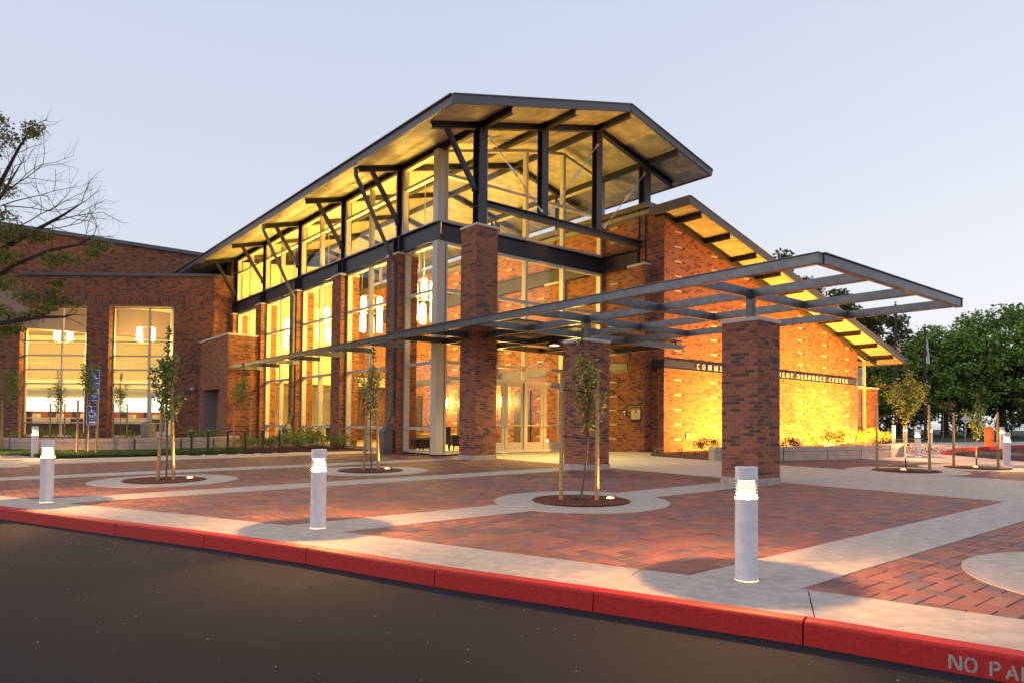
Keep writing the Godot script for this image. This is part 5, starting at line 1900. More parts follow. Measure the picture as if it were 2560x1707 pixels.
# ---------------------------------------------------------------- trees in the distance
func big_crown(sd: int, h: float, r: float, low: float, tones: Array, n: int, lsz: float) -> Array:
	rng.seed = sd
	var wood := MB.new()
	var cr := MB.new()
	var top := Vector3(rng.randfn() * 0.3, low * 1.25, rng.randfn() * 0.3)
	wood.tube([Vector3.ZERO, top * 0.5 + Vector3(0.1, 0, 0), top], [h * 0.042, h * 0.03, h * 0.026], 9)
	var blobs := []
	for k in 46:
		var a := k * 2.39996
		var f := (k + 0.5) / 46.0
		var y := lerpf(low, h, pow(f, 0.9))
		var rr := r * sqrt(maxf(0.05, 1.0 - pow((f - 0.38) / 0.66, 2.0))) * rng.randf_range(0.45, 1.0)
		blobs.append(Vector3(cos(a) * rr, y, sin(a) * rr))
	for b in blobs:
		if rng.randf() < 0.5:
			var m: Vector3 = top.lerp(b, 0.5) + Vector3(0, -0.05 * h, 0)
			wood.tube([top * rng.randf_range(0.75, 1.0), m, b], [h * 0.012, h * 0.008, h * 0.003], 5, Color.WHITE, false)
		var tone := rng.randf_range(0.75, 1.25)
		var tt := []
		for t in tones:
			tt.append(lin(t.r * tone, t.g * tone, t.b * tone))
		var q := r * rng.randf_range(0.2, 0.34)
		leafy(cr, b, Vector3(q, q * 0.55, q), n / 46, lsz, tt, 0.5)
	return [wood.done(), cr.done()]

func far_tree(called: String, meshes: Array, at: Vector3, turn: float, sc: Vector3, label: String, grp: String) -> void:
	var t := thing(called, label, "tree", at, grp)
	t.rotation.y = turn
	t.scale = sc
	for i in 2:
		var mi := MeshInstance3D.new()
		mi.mesh = meshes[i]
		mi.material_override = [M.dark_bark, M.leaf_far][i]
		hang(["trunk", "crown"][i], mi, t)

func distant() -> void:
	var G := [Color(0.085, 0.15, 0.025), Color(0.11, 0.175, 0.03), Color(0.065, 0.115, 0.022), Color(0.13, 0.17, 0.045)]
	var A := big_crown(3, 11.5, 5.6, 3.0, G, 9000, 0.42)
	var Bm := big_crown(9, 10.0, 5.0, 2.6, G, 8000, 0.42)
	var C := big_crown(15, 12.5, 6.2, 2.8, G, 9500, 0.44)
	var rows := [
		[C, 82.8, -22.9, 1.0, "tall green tree at the right edge behind the second road"],
		[A, 78.4, -26.6, 0.92, "broad green tree whose trunk stands right of the flagpole"],
		[Bm, 75.3, -29.4, 0.95, "green tree directly behind the flagpole with the white flag"],
		[A, 71.5, -32.6, 0.84, "green tree just right of the gable wing's roof corner"],
		[Bm, 88.0, -19.4, 1.1, "tree beyond the right edge behind the cropped bollard"],
		[C, 92.0, -28.5, 0.9, "farther tree filling the gap behind the small light green tree"],
		[Bm, 86.0, -34.0, 0.9, "farther tree behind the vase shaped tree"],
		[A, 80.0, -39.0, 0.8, "farther tree seen under the gable wing's eave"],
		[Bm, 97.0, -20.0, 1.0, "farther tree behind the tall tree at the right edge"],
		[A, 74.0, -42.0, 0.7, "farther tree behind the end pillar of the gable wing"],
	]
	for i in rows.size():
		var q: Array = rows[i]
		far_tree("leafy_tree", q[0], gp(q[1], q[2], -0.05), i * 1.7, Vector3.ONE * q[3], q[4], "trees beyond the lawn at right")
	# dark understorey beyond the lawn
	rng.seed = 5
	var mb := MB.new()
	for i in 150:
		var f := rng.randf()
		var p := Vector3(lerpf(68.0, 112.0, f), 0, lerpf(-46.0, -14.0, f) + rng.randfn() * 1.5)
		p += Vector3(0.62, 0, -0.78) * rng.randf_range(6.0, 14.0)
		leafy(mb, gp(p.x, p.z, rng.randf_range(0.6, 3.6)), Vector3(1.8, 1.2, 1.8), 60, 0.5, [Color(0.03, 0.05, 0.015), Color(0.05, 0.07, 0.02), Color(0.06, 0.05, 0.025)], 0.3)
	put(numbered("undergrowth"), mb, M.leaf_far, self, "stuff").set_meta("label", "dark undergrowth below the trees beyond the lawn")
	# the oak that looks over the gable roof
	var t := thing("oak_tree", "dark oak showing its branches above the gable wing's roof", "tree", gp(58.0, -30.0))
	rng.seed = 61
	mb = MB.new()
	var wood := MB.new()
	var hub := Vector3(-1.0, 8.0, 1.0)
	wood.tube([Vector3.ZERO, Vector3(0.2, 4, 0), hub], [0.5, 0.42, 0.34], 10)
	var cl := [[51.6, 14.3, -29.0, 1.0, 0.9], [51.2, 13.3, -29.5, 1.2, 0.8], [52.8, 12.5, -28.0, 0.8, 0.5], [53.4, 11.9, -27.6, 1.0, 0.8], [55.0, 11.5, -26.3, 1.0, 0.6], [55.6, 10.4, -26.0, 1.3, 0.7], [56.8, 9.8, -25.2, 1.4, 0.6], [58.0, 9.9, -24.4, 1.2, 0.6], [59.2, 9.5, -23.5, 0.9, 0.7], [59.6, 8.5, -23.2, 0.7, 0.6], [57.4, 8.9, -24.8, 1.0, 0.5], [60.4, 7.2, -25.5, 0.9, 0.6], [54.0, 10.0, -28.0, 2.0, 1.4], [58.0, 9.0, -29.0, 2.4, 1.5], [61.0, 8.0, -30.0, 2.2, 1.4]]
	var O := [Color(0.055, 0.075, 0.02), Color(0.075, 0.085, 0.028), Color(0.04, 0.055, 0.018), Color(0.09, 0.08, 0.035)]
	for q in cl:
		var p := Vector3(q[0], q[1], q[2]) - t.position
		leafy(mb, p, Vector3(q[3], q[4], q[3]), int(300 * q[3]), 0.3, O, 0.2)
		leafy(mb, p + Vector3(rng.randfn() * 0.6, -0.3, rng.randfn() * 0.6), Vector3(q[3] * 0.6, q[4], q[3] * 0.6), int(150 * q[3]), 0.28, O, 0.2)
		wood.tube([hub, hub.lerp(p, 0.5) + Vector3(0, 0.4, 0), p], [0.16, 0.09, 0.03], 6, Color.WHITE, false)
	put("trunk", wood, M.dark_bark, t)
	put("crown", mb, M.leaf_far, t)
	# thin saplings at the lawn's far side
	var far_s := [[62.0, -20.8, 1.9, "brown leaved sapling on the far lawn left of the diamond sign", [Color(0.22, 0.09, 0.03), Color(0.17, 0.08, 0.03)]], [55.0, -21.6, 2.6, "thin sapling on the far lawn between the flagpoles", GREENS], [52.0, -22.4, 2.4, "thin sapling on the far lawn right of the end pillar", GREENS]]
	for i in far_s.size():
		var q: Array = far_s[i]
		young_tree(gp(q[0], q[1]), q[2] + 1.6, 1.9, 1.4, 0.5, 420, q[4], [[-0.3, -0.3, 1.9, 1.0], [0.3, 0.3, 1.9, 1.0]], 90 + i, q[3])
	left_tree()

func left_tree() -> void:
	rng.seed = 19
	var t := thing("large_tree", "large old tree reaching in from the left with leafy and bare branches", "tree", gp(-0.4, -29.0))
	var r := Vector3(0.7754, 0, 0.6315)
	var back := Vector3(0.6315, 0, -0.7754)
	var gy: float = t.position.y
	var at := func(a: float, y: float, c: float) -> Vector3: return r * a + Vector3(0, y - gy, 0) + back * c
	var wood := MB.new()
	wood.tube([at.call(0, 0.0, 0), at.call(-0.1, 2.0, 0.1), at.call(0.1, 4.0, 0), at.call(0.0, 6.5, 0.2), at.call(0.2, 9.0, 0)], [0.42, 0.34, 0.3, 0.22, 0.12], 12)
	var limbs := [
		[[0.1, 4.0, 0], [0.76, 4.85, 0.2], [1.7, 5.5, 0.1], [2.54, 5.95, -0.1], [3.66, 6.48, 0.0], [4.48, 6.72, 0.2], [4.82, 7.05, 0.3]],
		[[0.0, 3.3, 0], [1.0, 3.75, -0.2], [2.35, 4.08, -0.2], [3.35, 4.3, 0.0], [4.05, 4.33, 0.1], [4.3, 4.42, 0.2]],
		[[0.0, 6.0, 0.2], [1.2, 7.4, 0.0], [1.9, 8.5, 0.0], [2.3, 9.7, 0.2], [2.8, 10.6, 0.2]],
		[[0.2, 5.2, 0], [1.6, 6.4, 0.3], [2.8, 7.05, 0.2], [4.0, 7.6, 0.0], [4.6, 8.0, 0.0]],
		[[0.0, 5.0, 0.2], [-1.6, 6.8, 0.6], [-2.9, 8.0, 0.9]], [[0.0, 6.4, 0.2], [-0.9, 9.0, -0.8], [-1.2, 11.0, -1.2]], [[0.0, 4.4, 0.0], [-1.2, 5.4, -1.8], [-1.8, 6.2, -3.0]], [[0.1, 6.6, 0.1], [0.6, 8.4, 1.6], [0.9, 10.2, 2.4]],
	]
	for l in limbs:
		var pts := []
		var rad := []
		for i in l.size():
			pts.append(at.call(l[i][0], l[i][1], l[i][2]))
			rad.append(lerpf(0.115, 0.018, i / float(l.size() - 1)))
		wood.tube(pts, rad, 8, Color.WHITE, false)
		for i in range(2, pts.size()):
			for k in 2:
				twig(wood, pts[i], ((pts[i] - pts[i - 1]).normalized() + Vector3(rng.randfn(), rng.randfn(), rng.randfn()) * 0.6).normalized(), rng.randf_range(0.5, 0.9), 0.014, 1, [])
	# bare fan
	for q in [[1.9, 8.0, 2.3, 9.5], [1.9, 8.0, 2.9, 9.0], [2.0, 7.9, 3.2, 8.7], [2.1, 7.9, 3.4, 8.1], [2.5, 7.2, 4.0, 7.7], [2.2, 8.4, 3.0, 9.4], [3.0, 7.1, 4.4, 7.5], [3.7, 7.4, 4.9, 8.1]]:
		var p: Vector3 = at.call(q[0], q[1], 0.0)
		var e: Vector3 = at.call(q[2], q[3], rng.randfn() * 0.2)
		twig(wood, p, (e - p).normalized(), p.distance_to(e) * 1.1, 0.022, 2, [])
	put("trunk", wood, M.dark_bark, t)
	var cr := MB.new()
	var T := [Color(0.06, 0.085, 0.02), Color(0.085, 0.105, 0.025), Color(0.045, 0.065, 0.02), Color(0.12, 0.12, 0.03)]
	var cl := [[1.6, 10.8, 0.5], [2.65, 10.7, 0.42], [2.9, 10.3, 0.3], [2.0, 10.2, 0.55], [1.8, 9.6, 0.5], [1.5, 8.7, 0.6], [1.4, 7.8, 0.65], [1.5, 7.1, 0.6], [2.2, 6.9, 0.55], [2.9, 6.95, 0.5], [3.4, 6.9, 0.35], [1.7, 6.3, 0.6], [2.5, 6.2, 0.5], [3.8, 6.15, 0.42], [4.35, 6.2, 0.42], [4.95, 6.75, 0.42], [5.0, 6.4, 0.3], [1.7, 5.4, 0.6], [2.4, 5.35, 0.4], [3.85, 5.45, 0.28], [3.95, 5.1, 0.25], [3.0, 4.95, 0.42], [3.7, 4.88, 0.36], [4.15, 4.85, 0.25], [1.6, 4.6, 0.5], [2.3, 4.3, 0.45], [3.1, 4.45, 0.42], [3.7, 4.6, 0.32], [2.1, 3.85, 0.4], [2.55, 3.95, 0.3], [1.4, 4.0, 0.45]]
	for q in cl:
		leafy(cr, at.call(q[0], q[1], rng.randfn() * 0.35), Vector3(q[2], q[2] * 0.55, q[2]), int(900 * q[2] * q[2]) + 60, 0.105, T, 0.5)
	for k in 40:
		leafy(cr, at.call(rng.randf_range(-3.6, 0.9), rng.randf_range(4.6, 11.6), rng.randfn() * 1.8), Vector3(0.9, 0.6, 0.9), 260, 0.13, T, 0.5)
	put("crown", cr, M.leaf, t)

# ---------------------------------------------------------------- street furniture and small things
func racks() -> void:
	var t := thing("bicycle_stand", "", "bicycle stand", Vector3.ZERO, "black bicycle stands on the concrete strip")
	var mb := MB.new()
	mb.bevel(Vector3(0, 0.39, 0), Vector3(0.06, 0.78, 0.06), 0.006)
	mb.tube([Vector3(0, 0.76, 0), Vector3(0.28, 0.76, 0.0)], [0.014, 0.014], 8)
	put("post", mb, M.black_metal, t)
	mb = MB.new()
	mb.box(Vector3(0.12, 0.015, 0), Vector3(0.36, 0.03, 0.12))
	mb.tube([Vector3(0.06, 0.03, 0.0), Vector3(0.1, 0.15, 0.0), Vector3(0.18, 0.17, 0), Vector3(0.26, 0.1, 0), Vector3(0.3, 0.02, 0)], [0.012, 0.012, 0.012, 0.012, 0.012], 8)
	put("wheel_bracket", mb, M.black_metal, t)
	mb = MB.new()
	mb.lathe(Vector3(0, 0.775, 0), [Vector2(0.036, 0), Vector2(0.036, 0.02), Vector2(0.0, 0.03)], 12)
	put("cap", mb, M.rod, t)
	var P := [[6.0, -23.5], [6.5, -23.5], [7.11, -23.48], [7.66, -23.46], [8.24, -23.43], [8.8, -23.4]]
	var L := ["first", "second", "third", "fourth", "fifth", "sixth"]
	for i in 6:
		var lab: String = "%s black bicycle stand from the left on the concrete strip" % L[i]
		if i == 0:
			t.position = gp(P[i][0], P[i][1], 0.001)
			t.rotation.y = -0.5
			t.set_meta("label", lab)
		else:
			copy(t, gp(P[i][0], P[i][1], 0.001), -0.5, lab)

func arc_strip(mb: MB, c: Vector2, r: float, a0: float, a1: float, w: float, z: float, k := 14) -> void:
	for i in k:
		var t0 := lerpf(a0, a1, i / float(k)); var t1 := lerpf(a0, a1, (i + 1) / float(k))
		var q := []
		for p in [[r - w, t0], [r + w, t0], [r + w, t1], [r - w, t1]]:
			q.append(Vector3(c.x + cos(p[1]) * p[0], c.y + sin(p[1]) * p[0], z))
		mb.quad(q[0], q[1], q[2], q[3])

func seg(mb: MB, a: Vector2, b: Vector2, w: float, z: float) -> void:
	var d := (b - a).normalized()
	var m := Vector2(-d.y, d.x) * w
	mb.quad(Vector3(a.x - m.x, a.y - m.y, z), Vector3(b.x - m.x, b.y - m.y, z), Vector3(b.x + m.x, b.y + m.y, z), Vector3(a.x + m.x, a.y + m.y, z))

func wheelchair(mb: MB, c: Vector2, s: float, z: float) -> void:
	var w := 0.045 * s
	arc_strip(mb, c + Vector2(-0.04, -0.12) * s, 0.26 * s, deg_to_rad(120), deg_to_rad(385), w, z)
	seg(mb, c + Vector2(-0.1, 0.36) * s, c + Vector2(-0.04, 0.0) * s, w, z)
	seg(mb, c + Vector2(-0.04, 0.0) * s, c + Vector2(0.2, 0.0) * s, w, z)
	seg(mb, c + Vector2(-0.06, 0.16) * s, c + Vector2(0.16, 0.16) * s, w * 0.8, z)
	seg(mb, c + Vector2(0.2, 0.0) * s, c + Vector2(0.32, -0.3) * s, w, z)
	seg(mb, c + Vector2(0.3, -0.3) * s, c + Vector2(0.44, -0.24) * s, w, z)
	arc_strip(mb, c + Vector2(-0.11, 0.5) * s, 0.035 * s, 0, TAU, 0.034 * s, z, 12)

func words(parent: Node, text: String, at: Vector3, height: float, mat: Material, called := "lettering", depth := 0.002, bold := true) -> void:
	var font := SystemFont.new()
	font.font_names = PackedStringArray(["Droid Sans"])
	font.font_weight = 700 if bold else 400
	var tm := TextMesh.new()
	tm.text = text
	tm.font = font
	tm.font_size = 32
	tm.pixel_size = height / 32.0
	tm.depth = depth
	tm.curve_step = 4.0
	var mi := MeshInstance3D.new()
	mi.mesh = tm
	mi.material_override = mat
	mi.position = at
	hang(called, mi, parent)

func signs() -> void:
	var t := thing("parking_sign", "tall white framed sign with blue accessible parking panels at left", "sign", gp(3.66, -26.25, 0.0))
	t.rotation.y = -0.45
	for x in [-0.135, 0.135]:
		var mb := MB.new()
		mb.bevel(Vector3(x, 1.37, 0), Vector3(0.05, 2.78, 0.05), 0.006)
		put("post", mb, M.white_paint, t)
	var panels := [[1.98, 2.76], [1.62, 1.93], [0.98, 1.54]]
	panels = [[2.12, 2.76], [1.66, 1.98], [0.95, 1.56]]
	for i in 3:
		var a: float = panels[i][0]; var b: float = panels[i][1]
		var mb := MB.new()
		mb.bevel(Vector3(0, (a + b) * 0.5, 0.034), Vector3(0.36, b - a, 0.012), 0.004)
		var bd := put("sign_panel", mb, M.sign_white, t)
		mb = MB.new()
		mb.box(Vector3(0, (a + b) * 0.5, 0.0405), Vector3(0.335, b - a - 0.025, 0.003))
		put("sign_face", mb, M.sign_blue, bd)
		if i != 1:
			mb = MB.new()
			wheelchair(mb, Vector2(-0.01, b - 0.2), 0.34, 0.0432)
			put("wheelchair_symbol", mb, M.sign_white, bd)
		if i == 0:
			words(bd, "PARKING", Vector3(0, a + 0.19, 0.0434), 0.095, M.sign_white)
			words(bd, "ONLY", Vector3(0, a + 0.09, 0.0434), 0.095, M.sign_white)
		elif i == 1:
			words(bd, "VAN", Vector3(0, b - 0.1, 0.0434), 0.11, M.sign_white)
			words(bd, "ACCESSIBLE", Vector3(0, a + 0.09, 0.0434), 0.055, M.sign_white)
		else:
			words(bd, "ACCESSIBLE", Vector3(0, a + 0.25, 0.0434), 0.055, M.sign_white)
			words(bd, "ROUTE", Vector3(0, a + 0.18, 0.0434), 0.055, M.sign_white)
			mb = MB.new()
			seg(mb, Vector2(-0.1, a + 0.085), Vector2(0.05, a + 0.085), 0.02, 0.0434)
			mb.tri(Vector3(0.04, a + 0.035, 0.0434), Vector3(0.12, a + 0.085, 0.0434), Vector3(0.04, a + 0.135, 0.0434))
			put("arrow", mb, M.sign_white, bd)
	# the diamond sign, seen from behind, by the far road
	t = thing("diamond_sign", "grey back of a diamond shaped road sign on a thin post at right", "sign", gp(47.0, -14.9))
	var mb := MB.new()
	mb.tube([Vector3.ZERO, Vector3(0, 1.5, 0)], [0.03, 0.03], 8)
	put("post", mb, M.wall_concrete, t)
	mb = MB.new()
	mb.box(Vector3(0, 1.32, 0.05), Vector3(0.42, 0.42, 0.006), Color.WHITE, Basis(Vector3(0, 1, 0), -0.75) * Basis(Vector3(0, 0, 1), PI / 4))
	put("sign_plate", mb, M.white_paint, t)
	# plaque, card reader, outlet
	t = thing("wall_plaque", "black and gold plaque with a seal on the brick pier by the entrance", "plaque", Vector3(19.52, 1.44, -16.76))
	t.rotation.y = -PI / 2
	mb = MB.new()
	mb.bevel(Vector3(0, 0, 0.012), Vector3(0.48, 0.64, 0.024), 0.006)
	put("back_plate", mb, M.plaque, t)
	mb = MB.new()
	mb.box(Vector3(0, -0.03, 0.0265), Vector3(0.43, 0.36, 0.004))
	put("gold_panel", mb, M.plaque_face, t)
	mb = MB.new()
	mb.tube([Vector3(0, 0.08, 0.028), Vector3(0, 0.08, 0.032)], [0.045, 0.045], 20)
	put("seal", mb, M.plaque, t)
	words(t, "Community Development", Vector3(0, 0.255, 0.0255), 0.05, M.plaque_face)
	words(t, "Resource Center", Vector3(0, 0.195, 0.0255), 0.05, M.plaque_face)
	for k in 5:
		mb = MB.new()
		mb.box(Vector3(0, 0.0 - k * 0.035, 0.0292), Vector3(0.3 - 0.04 * (k % 3), 0.007, 0.002))
		put("print_line", mb, M.plaque, t)
	t = thing("card_reader", "small dark card reader on the brick wall left of the plaque", "card reader", Vector3(19.84, 1.455, -17.58))
	t.rotation.y = -PI / 2
	mb = MB.new()
	mb.bevel(Vector3(0, 0, 0.02), Vector3(0.15, 0.19, 0.05), 0.008)
	put("casing", mb, M.black_metal, t)
	mb = MB.new()
	mb.box(Vector3(0.01, -0.05, 0.047), Vector3(0.07, 0.04, 0.004))
	mb.box(Vector3(0.0, 0.05, 0.047), Vector3(0.1, 0.05, 0.004))
	put("label_plate", mb, M.sign_white, t)
	t = thing("wall_outlet", "white weatherproof outlet box low on the orange lit gable wall", "outlet", Vector3(21.17, 0.63, -15.745))
	mb = MB.new()
	mb.bevel(Vector3(0, 0, 0.03), Vector3(0.14, 0.2, 0.05), 0.01)
	put("cover", mb, M.white_paint, t)
	mb = MB.new()
	for y in [-0.045, 0.045]:
		mb.box(Vector3(0, y, 0.056), Vector3(0.06, 0.06, 0.004))
	put("socket", mb, M.wall_concrete, t)
	t = thing("wall_tap", "small pale tap low on the brick wall beside the porch", "tap", Vector3(19.84, 0.5, -17.55))
	t.rotation.y = -PI / 2
	mb = MB.new()
	mb.tube([Vector3(0, 0, 0), Vector3(0, 0, 0.09), Vector3(0, -0.05, 0.11)], [0.014, 0.014, 0.016], 8)
	put("spout", mb, M.rod, t)
	t = thing("security_camera", "small white security camera on the red brick wing", "camera", Vector3(10.2, 2.75, -40.05))
	mb = MB.new()
	mb.tube([Vector3(0, 0.02, 0), Vector3(-0.05, 0.06, 0.15)], [0.03, 0.03], 8)
	put("bracket", mb, M.white_paint, t)
	mb = MB.new()
	mb.bevel(Vector3(-0.05, 0.0, 0.2), Vector3(0.14, 0.14, 0.22), 0.02)
	put("housing", mb, M.white_paint, t)
	t = thing("litter_bin", "tan concrete litter bin standing beside the glass door of the wing", "litter bin", Vector3(7.2, -0.02, -35.6))
	mb = MB.new()
	mb.lathe(Vector3.ZERO, [Vector2(0.31, 0.0), Vector2(0.32, 0.03), Vector2(0.32, 0.52), Vector2(0.335, 0.54), Vector2(0.335, 0.58), Vector2(0.32, 0.6), Vector2(0.32, 0.86), Vector2(0.27, 0.95), Vector2(0.0, 0.97)], 24)
	put("body", mb, M.stone_tan, t)
	mb = MB.new()
	mb.lathe(Vector3(0, 0.955, 0), [Vector2(0.19, 0.01), Vector2(0.2, 0.025), Vector2(0.12, 0.03), Vector2(0.12, 0.0)], 20)
	put("opening_ring", mb, M.stone_tan, t)

func flag_mesh(stripes: bool) -> MB:
	# a limp flag hanging in folds beside its pole; 1 unit is a metre
	var mb := MB.new()
	var nu := 16
	var nv := 26
	var H := 1.5 if stripes else 1.75
	var P := func(i: int, j: int) -> Vector3:
		var s := i / float(nu); var v := j / float(nv)
		var x := 0.06 + s * (0.14 + 0.22 * v)
		var z := sin(s * 9.0 + v * 1.5) * 0.07 * (0.4 + s)
		return Vector3(x, -v * H - s * 0.25 * (1.0 - v) - s * 0.1, z)
	for i in nu:
		for j in nv:
			var s := (i + 0.5) / nu; var v := (j + 0.5) / nv
			var col := Color(0.75, 0.74, 0.74)
			if stripes:
				var band := int(floor((v * 1.1 - s * 0.5 + 2.0) * 6.5))
				if band % 2 == 0: col = Color(0.42, 0.02, 0.035)
				if v < 0.36 and s < 0.75: col = Color(0.03, 0.04, 0.16)
			else:
				if v > 0.50 and v < 0.72 and s < 0.5: col = Color(0.5, 0.03, 0.03)
				if v > 0.2 and v < 0.3 and s < 0.2: col = Color(0.5, 0.03, 0.03)
			mb.quad(P.call(i, j), P.call(i, j + 1), P.call(i + 1, j + 1), P.call(i + 1, j), col)
	return mb

func flagpoles() -> void:
	for k in 2:
		var at := gp(47.8, -19.1) if k == 0 else gp(49.3, -17.9)
		var h: float = 9.22 - at.y if k == 0 else 7.75 - at.y
		var t := thing("flagpole", ["dark flagpole with a striped flag, half hidden behind the gable roof", "dark flagpole with a limp white flag, in front of the green trees"][k], "flagpole", at, "flagpoles")
		var mb := MB.new()
		mb.lathe(Vector3.ZERO, [Vector2(0.16, 0), Vector2(0.16, 0.06), Vector2(0.09, 0.12), Vector2(0.085, 0.2), Vector2(0.062, h - 0.3), Vector2(0.0, h - 0.3)], 14)
		put("pole", mb, M.black_metal, t)
		mb = MB.new()
		mb.lathe(Vector3(0, h - 0.3, 0), [Vector2(0.03, 0.0), Vector2(0.075, 0.02), Vector2(0.075, 0.12), Vector2(0.02, 0.14), Vector2(0.015, 0.2)], 12)
		put("truck", mb, M.black_metal, t)
		mb = MB.new()
		mb.lathe(Vector3(0, h - 0.03, 0), [Vector2(0.0, -0.075), Vector2(0.053, -0.053), Vector2(0.075, 0.0), Vector2(0.053, 0.053), Vector2(0.0, 0.075)], 14)
		put("ball", mb, M.letter_metal, t)
		var f := put("flag", flag_mesh(k == 0), M.flag_cloth, t)
		f.position = Vector3(0, h - (2.05 if k == 0 else 0.75), 0)
		f.rotation.y = -0.7
		if k == 1: f.scale = Vector3(0.8, 1.0, 0.8)

# ---------------------------------------------------------------- in the lobby
func pendant(at: Vector3, label: String) -> void:
	var t := thing("pendant_cluster", label, "pendant lamp", at, "clusters of glowing cylinder lamps in the lobby")
	var mb := MB.new()
	mb.tube([Vector3(0, 0.7, 0), Vector3(0, roof_y(at.x) - 0.3 - at.y, 0)], [0.018, 0.018], 6)
	mb.tube([Vector3(0, -0.9, 0), Vector3(0, 0.75, 0)], [0.02, 0.02], 6)
	for k in 3:
		var a := TAU * k / 3.0
		mb.tube([Vector3(0, 0.72, 0), Vector3(cos(a) * 0.42, 0.72, sin(a) * 0.42)], [0.014, 0.014], 6)
		mb.tube([Vector3(0, -0.1, 0), Vector3(cos(a + 1.0) * 0.42, -0.1, sin(a + 1.0) * 0.42)], [0.014, 0.014], 6)
	put("stem", mb, M.rod, t)
	for k in 6:
		var a := TAU * (k % 3) / 3.0 + (0.0 if k < 3 else 1.0)
		mb = MB.new()
		var y := -0.12 if k < 3 else -0.95
		mb.lathe(Vector3(cos(a) * 0.42, y, sin(a) * 0.42), [Vector2(0.0, 0.0), Vector2(0.115, 0.0), Vector2(0.135, 0.22), Vector2(0.135, 0.55), Vector2(0.115, 0.78), Vector2(0.05, 0.82), Vector2(0.0, 0.82)], 16)
		put("lamp_shade", mb, M.pendant_glow, t)
	omni(t, Vector3(0, -1.25, 0), lin(1.0, 0.62, 0.09), 24.0, 0.3)
	omni(t, Vector3(0, 1.1, 0), lin(1.0, 0.62, 0.09), 15.0, 0.3)

func armchair(at: Vector3, turn: float, label: String, src: Node3D = null) -> Node3D:
	if src:
		return copy(src, at, turn, label)
	var t := thing("armchair", label, "armchair", at, "dark armchairs in the lobby")
	t.rotation.y = turn
	var mb := MB.new()
	mb.bevel(Vector3(0, 0.36, 0.02), Vector3(0.52, 0.16, 0.58), 0.03)
	put("seat", mb, M.upholstery, t)
	mb = MB.new()
	mb.hexa([Vector3(-0.32, 0.3, -0.22), Vector3(0.32, 0.3, -0.22), Vector3(0.32, 0.3, -0.32), Vector3(-0.32, 0.3, -0.32), Vector3(-0.36, 0.9, -0.34), Vector3(0.36, 0.9, -0.34), Vector3(0.36, 0.9, -0.44), Vector3(-0.36, 0.9, -0.44)])
	put("backrest", mb, M.upholstery, t)
	for s in [-1, 1]:
		mb = MB.new()
		mb.bevel(Vector3(s * 0.31, 0.42, 0.0), Vector3(0.1, 0.4, 0.62), 0.03)
		put("armrest", mb, M.upholstery, t)
		for z in [-0.28, 0.26]:
			mb = MB.new()
			mb.tube([Vector3(s * 0.3, 0.0, z * 1.1), Vector3(s * 0.27, 0.28, z)], [0.018, 0.035], 6)
			put("leg", mb, M.counter, t)
	return t

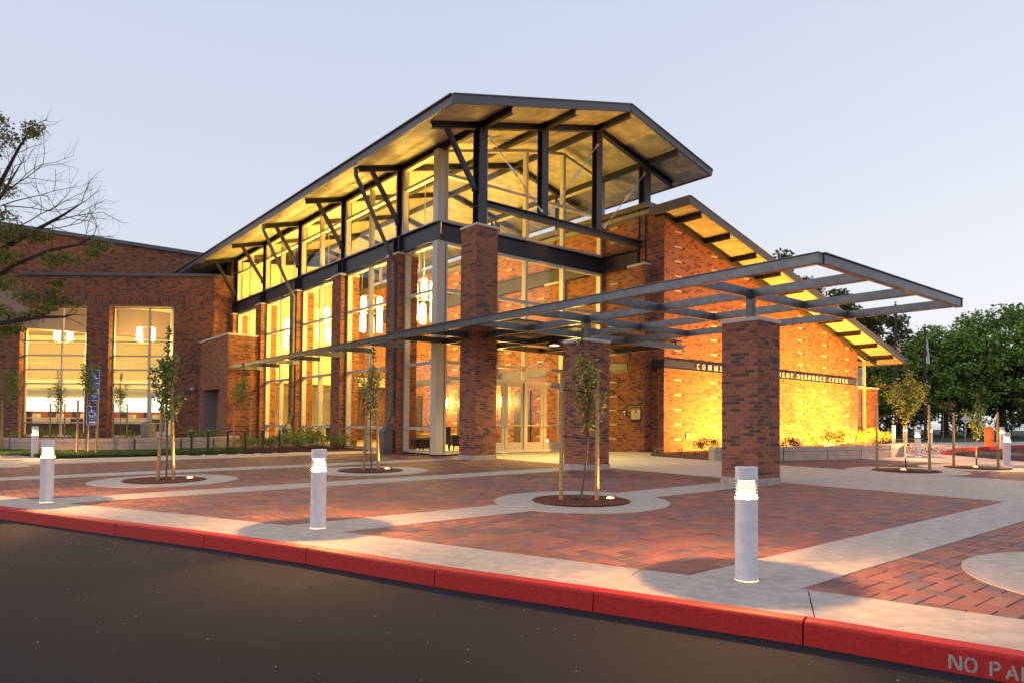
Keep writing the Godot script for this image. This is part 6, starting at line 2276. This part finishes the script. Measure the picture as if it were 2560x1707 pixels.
func furniture() -> void:
	pendant(Vector3(14.5, 5.95, -23.4), "cluster of cylinder lamps nearest the lobby's corner post")
	pendant(Vector3(14.5, 5.95, -27.8), "second cluster of cylinder lamps from the lobby's corner")
	pendant(Vector3(14.5, 5.95, -32.4), "third cluster of cylinder lamps from the lobby's corner")
	pendant(Vector3(14.5, 5.95, -36.8), "farthest cluster of cylinder lamps in the lobby")
	var a := armchair(Vector3(13.35, 0, -20.3), 2.5, "dark armchair just inside the corner post, left of the end table")
	armchair(Vector3(14.15, 0, -20.0), -2.9, "dark armchair inside the front glass beside the tall pillar", a)
	armchair(Vector3(13.2, 0, -22.4), 1.2, "dark armchair behind the downspout's boot", a)
	armchair(Vector3(13.3, 0, -28.2), 1.4, "dark armchair behind the bushes at the second bay", a)
	armchair(Vector3(13.6, 0, -29.3), 2.4, "dark armchair deeper in the second bay", a)
	var t := thing("end_table", "small dark end table between the lobby armchairs", "table", Vector3(13.05, 0, -21.1))
	var mb := MB.new()
	mb.bevel(Vector3(0, 0.47, 0), Vector3(0.5, 0.05, 0.5), 0.008)
	put("tabletop", mb, M.counter, t)
	mb = MB.new()
	mb.box(Vector3(0, 0.28, 0), Vector3(0.4, 0.3, 0.4))
	put("cabinet", mb, M.counter, t)
	for q in [Vector2(-1, -1), Vector2(1, -1), Vector2(-1, 1), Vector2(1, 1)]:
		mb = MB.new()
		mb.box(Vector3(q.x * 0.21, 0.22, q.y * 0.21), Vector3(0.04, 0.44, 0.04))
		put("leg", mb, M.counter, t)
	t = thing("sofa", "tan leather sofa inside the lobby left of the downspout", "sofa", Vector3(14.3, 0, -24.2))
	t.rotation.y = 1.9
	mb = MB.new()
	mb.bevel(Vector3(0, 0.32, 0), Vector3(1.9, 0.26, 0.8), 0.04)
	put("seat", mb, M.leather, t)
	mb = MB.new()
	mb.bevel(Vector3(0, 0.58, -0.34), Vector3(1.9, 0.5, 0.2), 0.05)
	put("backrest", mb, M.leather, t)
	for s in [-1, 1]:
		mb = MB.new()
		mb.bevel(Vector3(s * 0.9, 0.42, 0.0), Vector3(0.18, 0.4, 0.8), 0.05)
		put("armrest", mb, M.leather, t)
		mb = MB.new()
		mb.box(Vector3(s * 0.8, 0.09, 0.0), Vector3(0.06, 0.18, 0.6))
		put("leg", mb, M.rod, t)
	t = thing("waste_bin", "tan bin inside the lobby behind the bushes", "bin", Vector3(13.2, 0, -26.9))
	mb = MB.new()
	mb.lathe(Vector3.ZERO, [Vector2(0.16, 0), Vector2(0.22, 0.8), Vector2(0.23, 0.8), Vector2(0.23, 0.83), Vector2(0.19, 0.83), Vector2(0.14, 0.05)], 16)
	put("body", mb, M.leather, t)
	# wall sconces: half cylinders on the inner brick wall
	var L := ["glowing wall sconce seen through the right leaf of the entrance doors", "glowing wall sconce seen beside the lobby's corner post", "glowing wall sconce deep in the lobby"]
	var zz := [-20.0, -25.0, -29.6]
	for i in 3:
		t = thing("wall_sconce", L[i], "wall lamp", Vector3(19.83, 2.05, zz[i]), "wall sconces in the lobby")
		mb = MB.new()
		mb.lathe(Vector3(-0.08, -0.22, 0), [Vector2(0.0, 0), Vector2(0.06, 0.0), Vector2(0.07, 0.2), Vector2(0.06, 0.44), Vector2(0.0, 0.44)], 14)
		put("lamp_shade", mb, M.sconce_glow, t)
		mb = MB.new()
		mb.box(Vector3(-0.012, 0, 0), Vector3(0.02, 0.5, 0.12))
		put("back_plate", mb, M.rod, t)
		omni(t, Vector3(-0.24, 0, 0), lin(1.0, 0.78, 0.16), 5.0, 0.06)
	# little spotlights on the girders, turned up to the ceiling
	var k := 0
	var names := ["nearest the corner", "second from the corner", "third from the corner", "fourth from the corner", "farthest from the corner"]
	for z in [-20.0, -23.6, -28.0, -32.4, -36.9]:
		t = thing("ceiling_spotlight", "small uplight on the lobby girder, %s" % names[k], "spotlight", Vector3(12.75, 7.0, z), "small uplights along the lobby girder")
		mb = MB.new()
		mb.tube([Vector3(0, 0, 0), Vector3(0.08, 0.2, 0)], [0.06, 0.07], 12)
		mb.box(Vector3(-0.2, -0.02, 0), Vector3(0.4, 0.03, 0.03))
		put("housing", mb, M.mullion, t)
		mb = MB.new()
		mb.tube([Vector3(0.08, 0.2, 0), Vector3(0.083, 0.207, 0)], [0.06, 0.06], 12)
		put("lamp_lens", mb, M.sconce_glow, t)
		spot(t, Vector3(0.1, 0.25, 0), Vector3(1.2, 3.0, 0), lin(1.0, 0.62, 0.09), 13.0, 75.0, 0.1)
		k += 1

func _ready() -> void:
	rng.seed = 2024
	stage()
	materials()
	setting()
	building()
	wing()
	canopy()
	seat_walls()
	planting()
	well_lights()
	distant()
	trees()
	bollards()
	racks()
	signs()
	flagpoles()
	furniture()
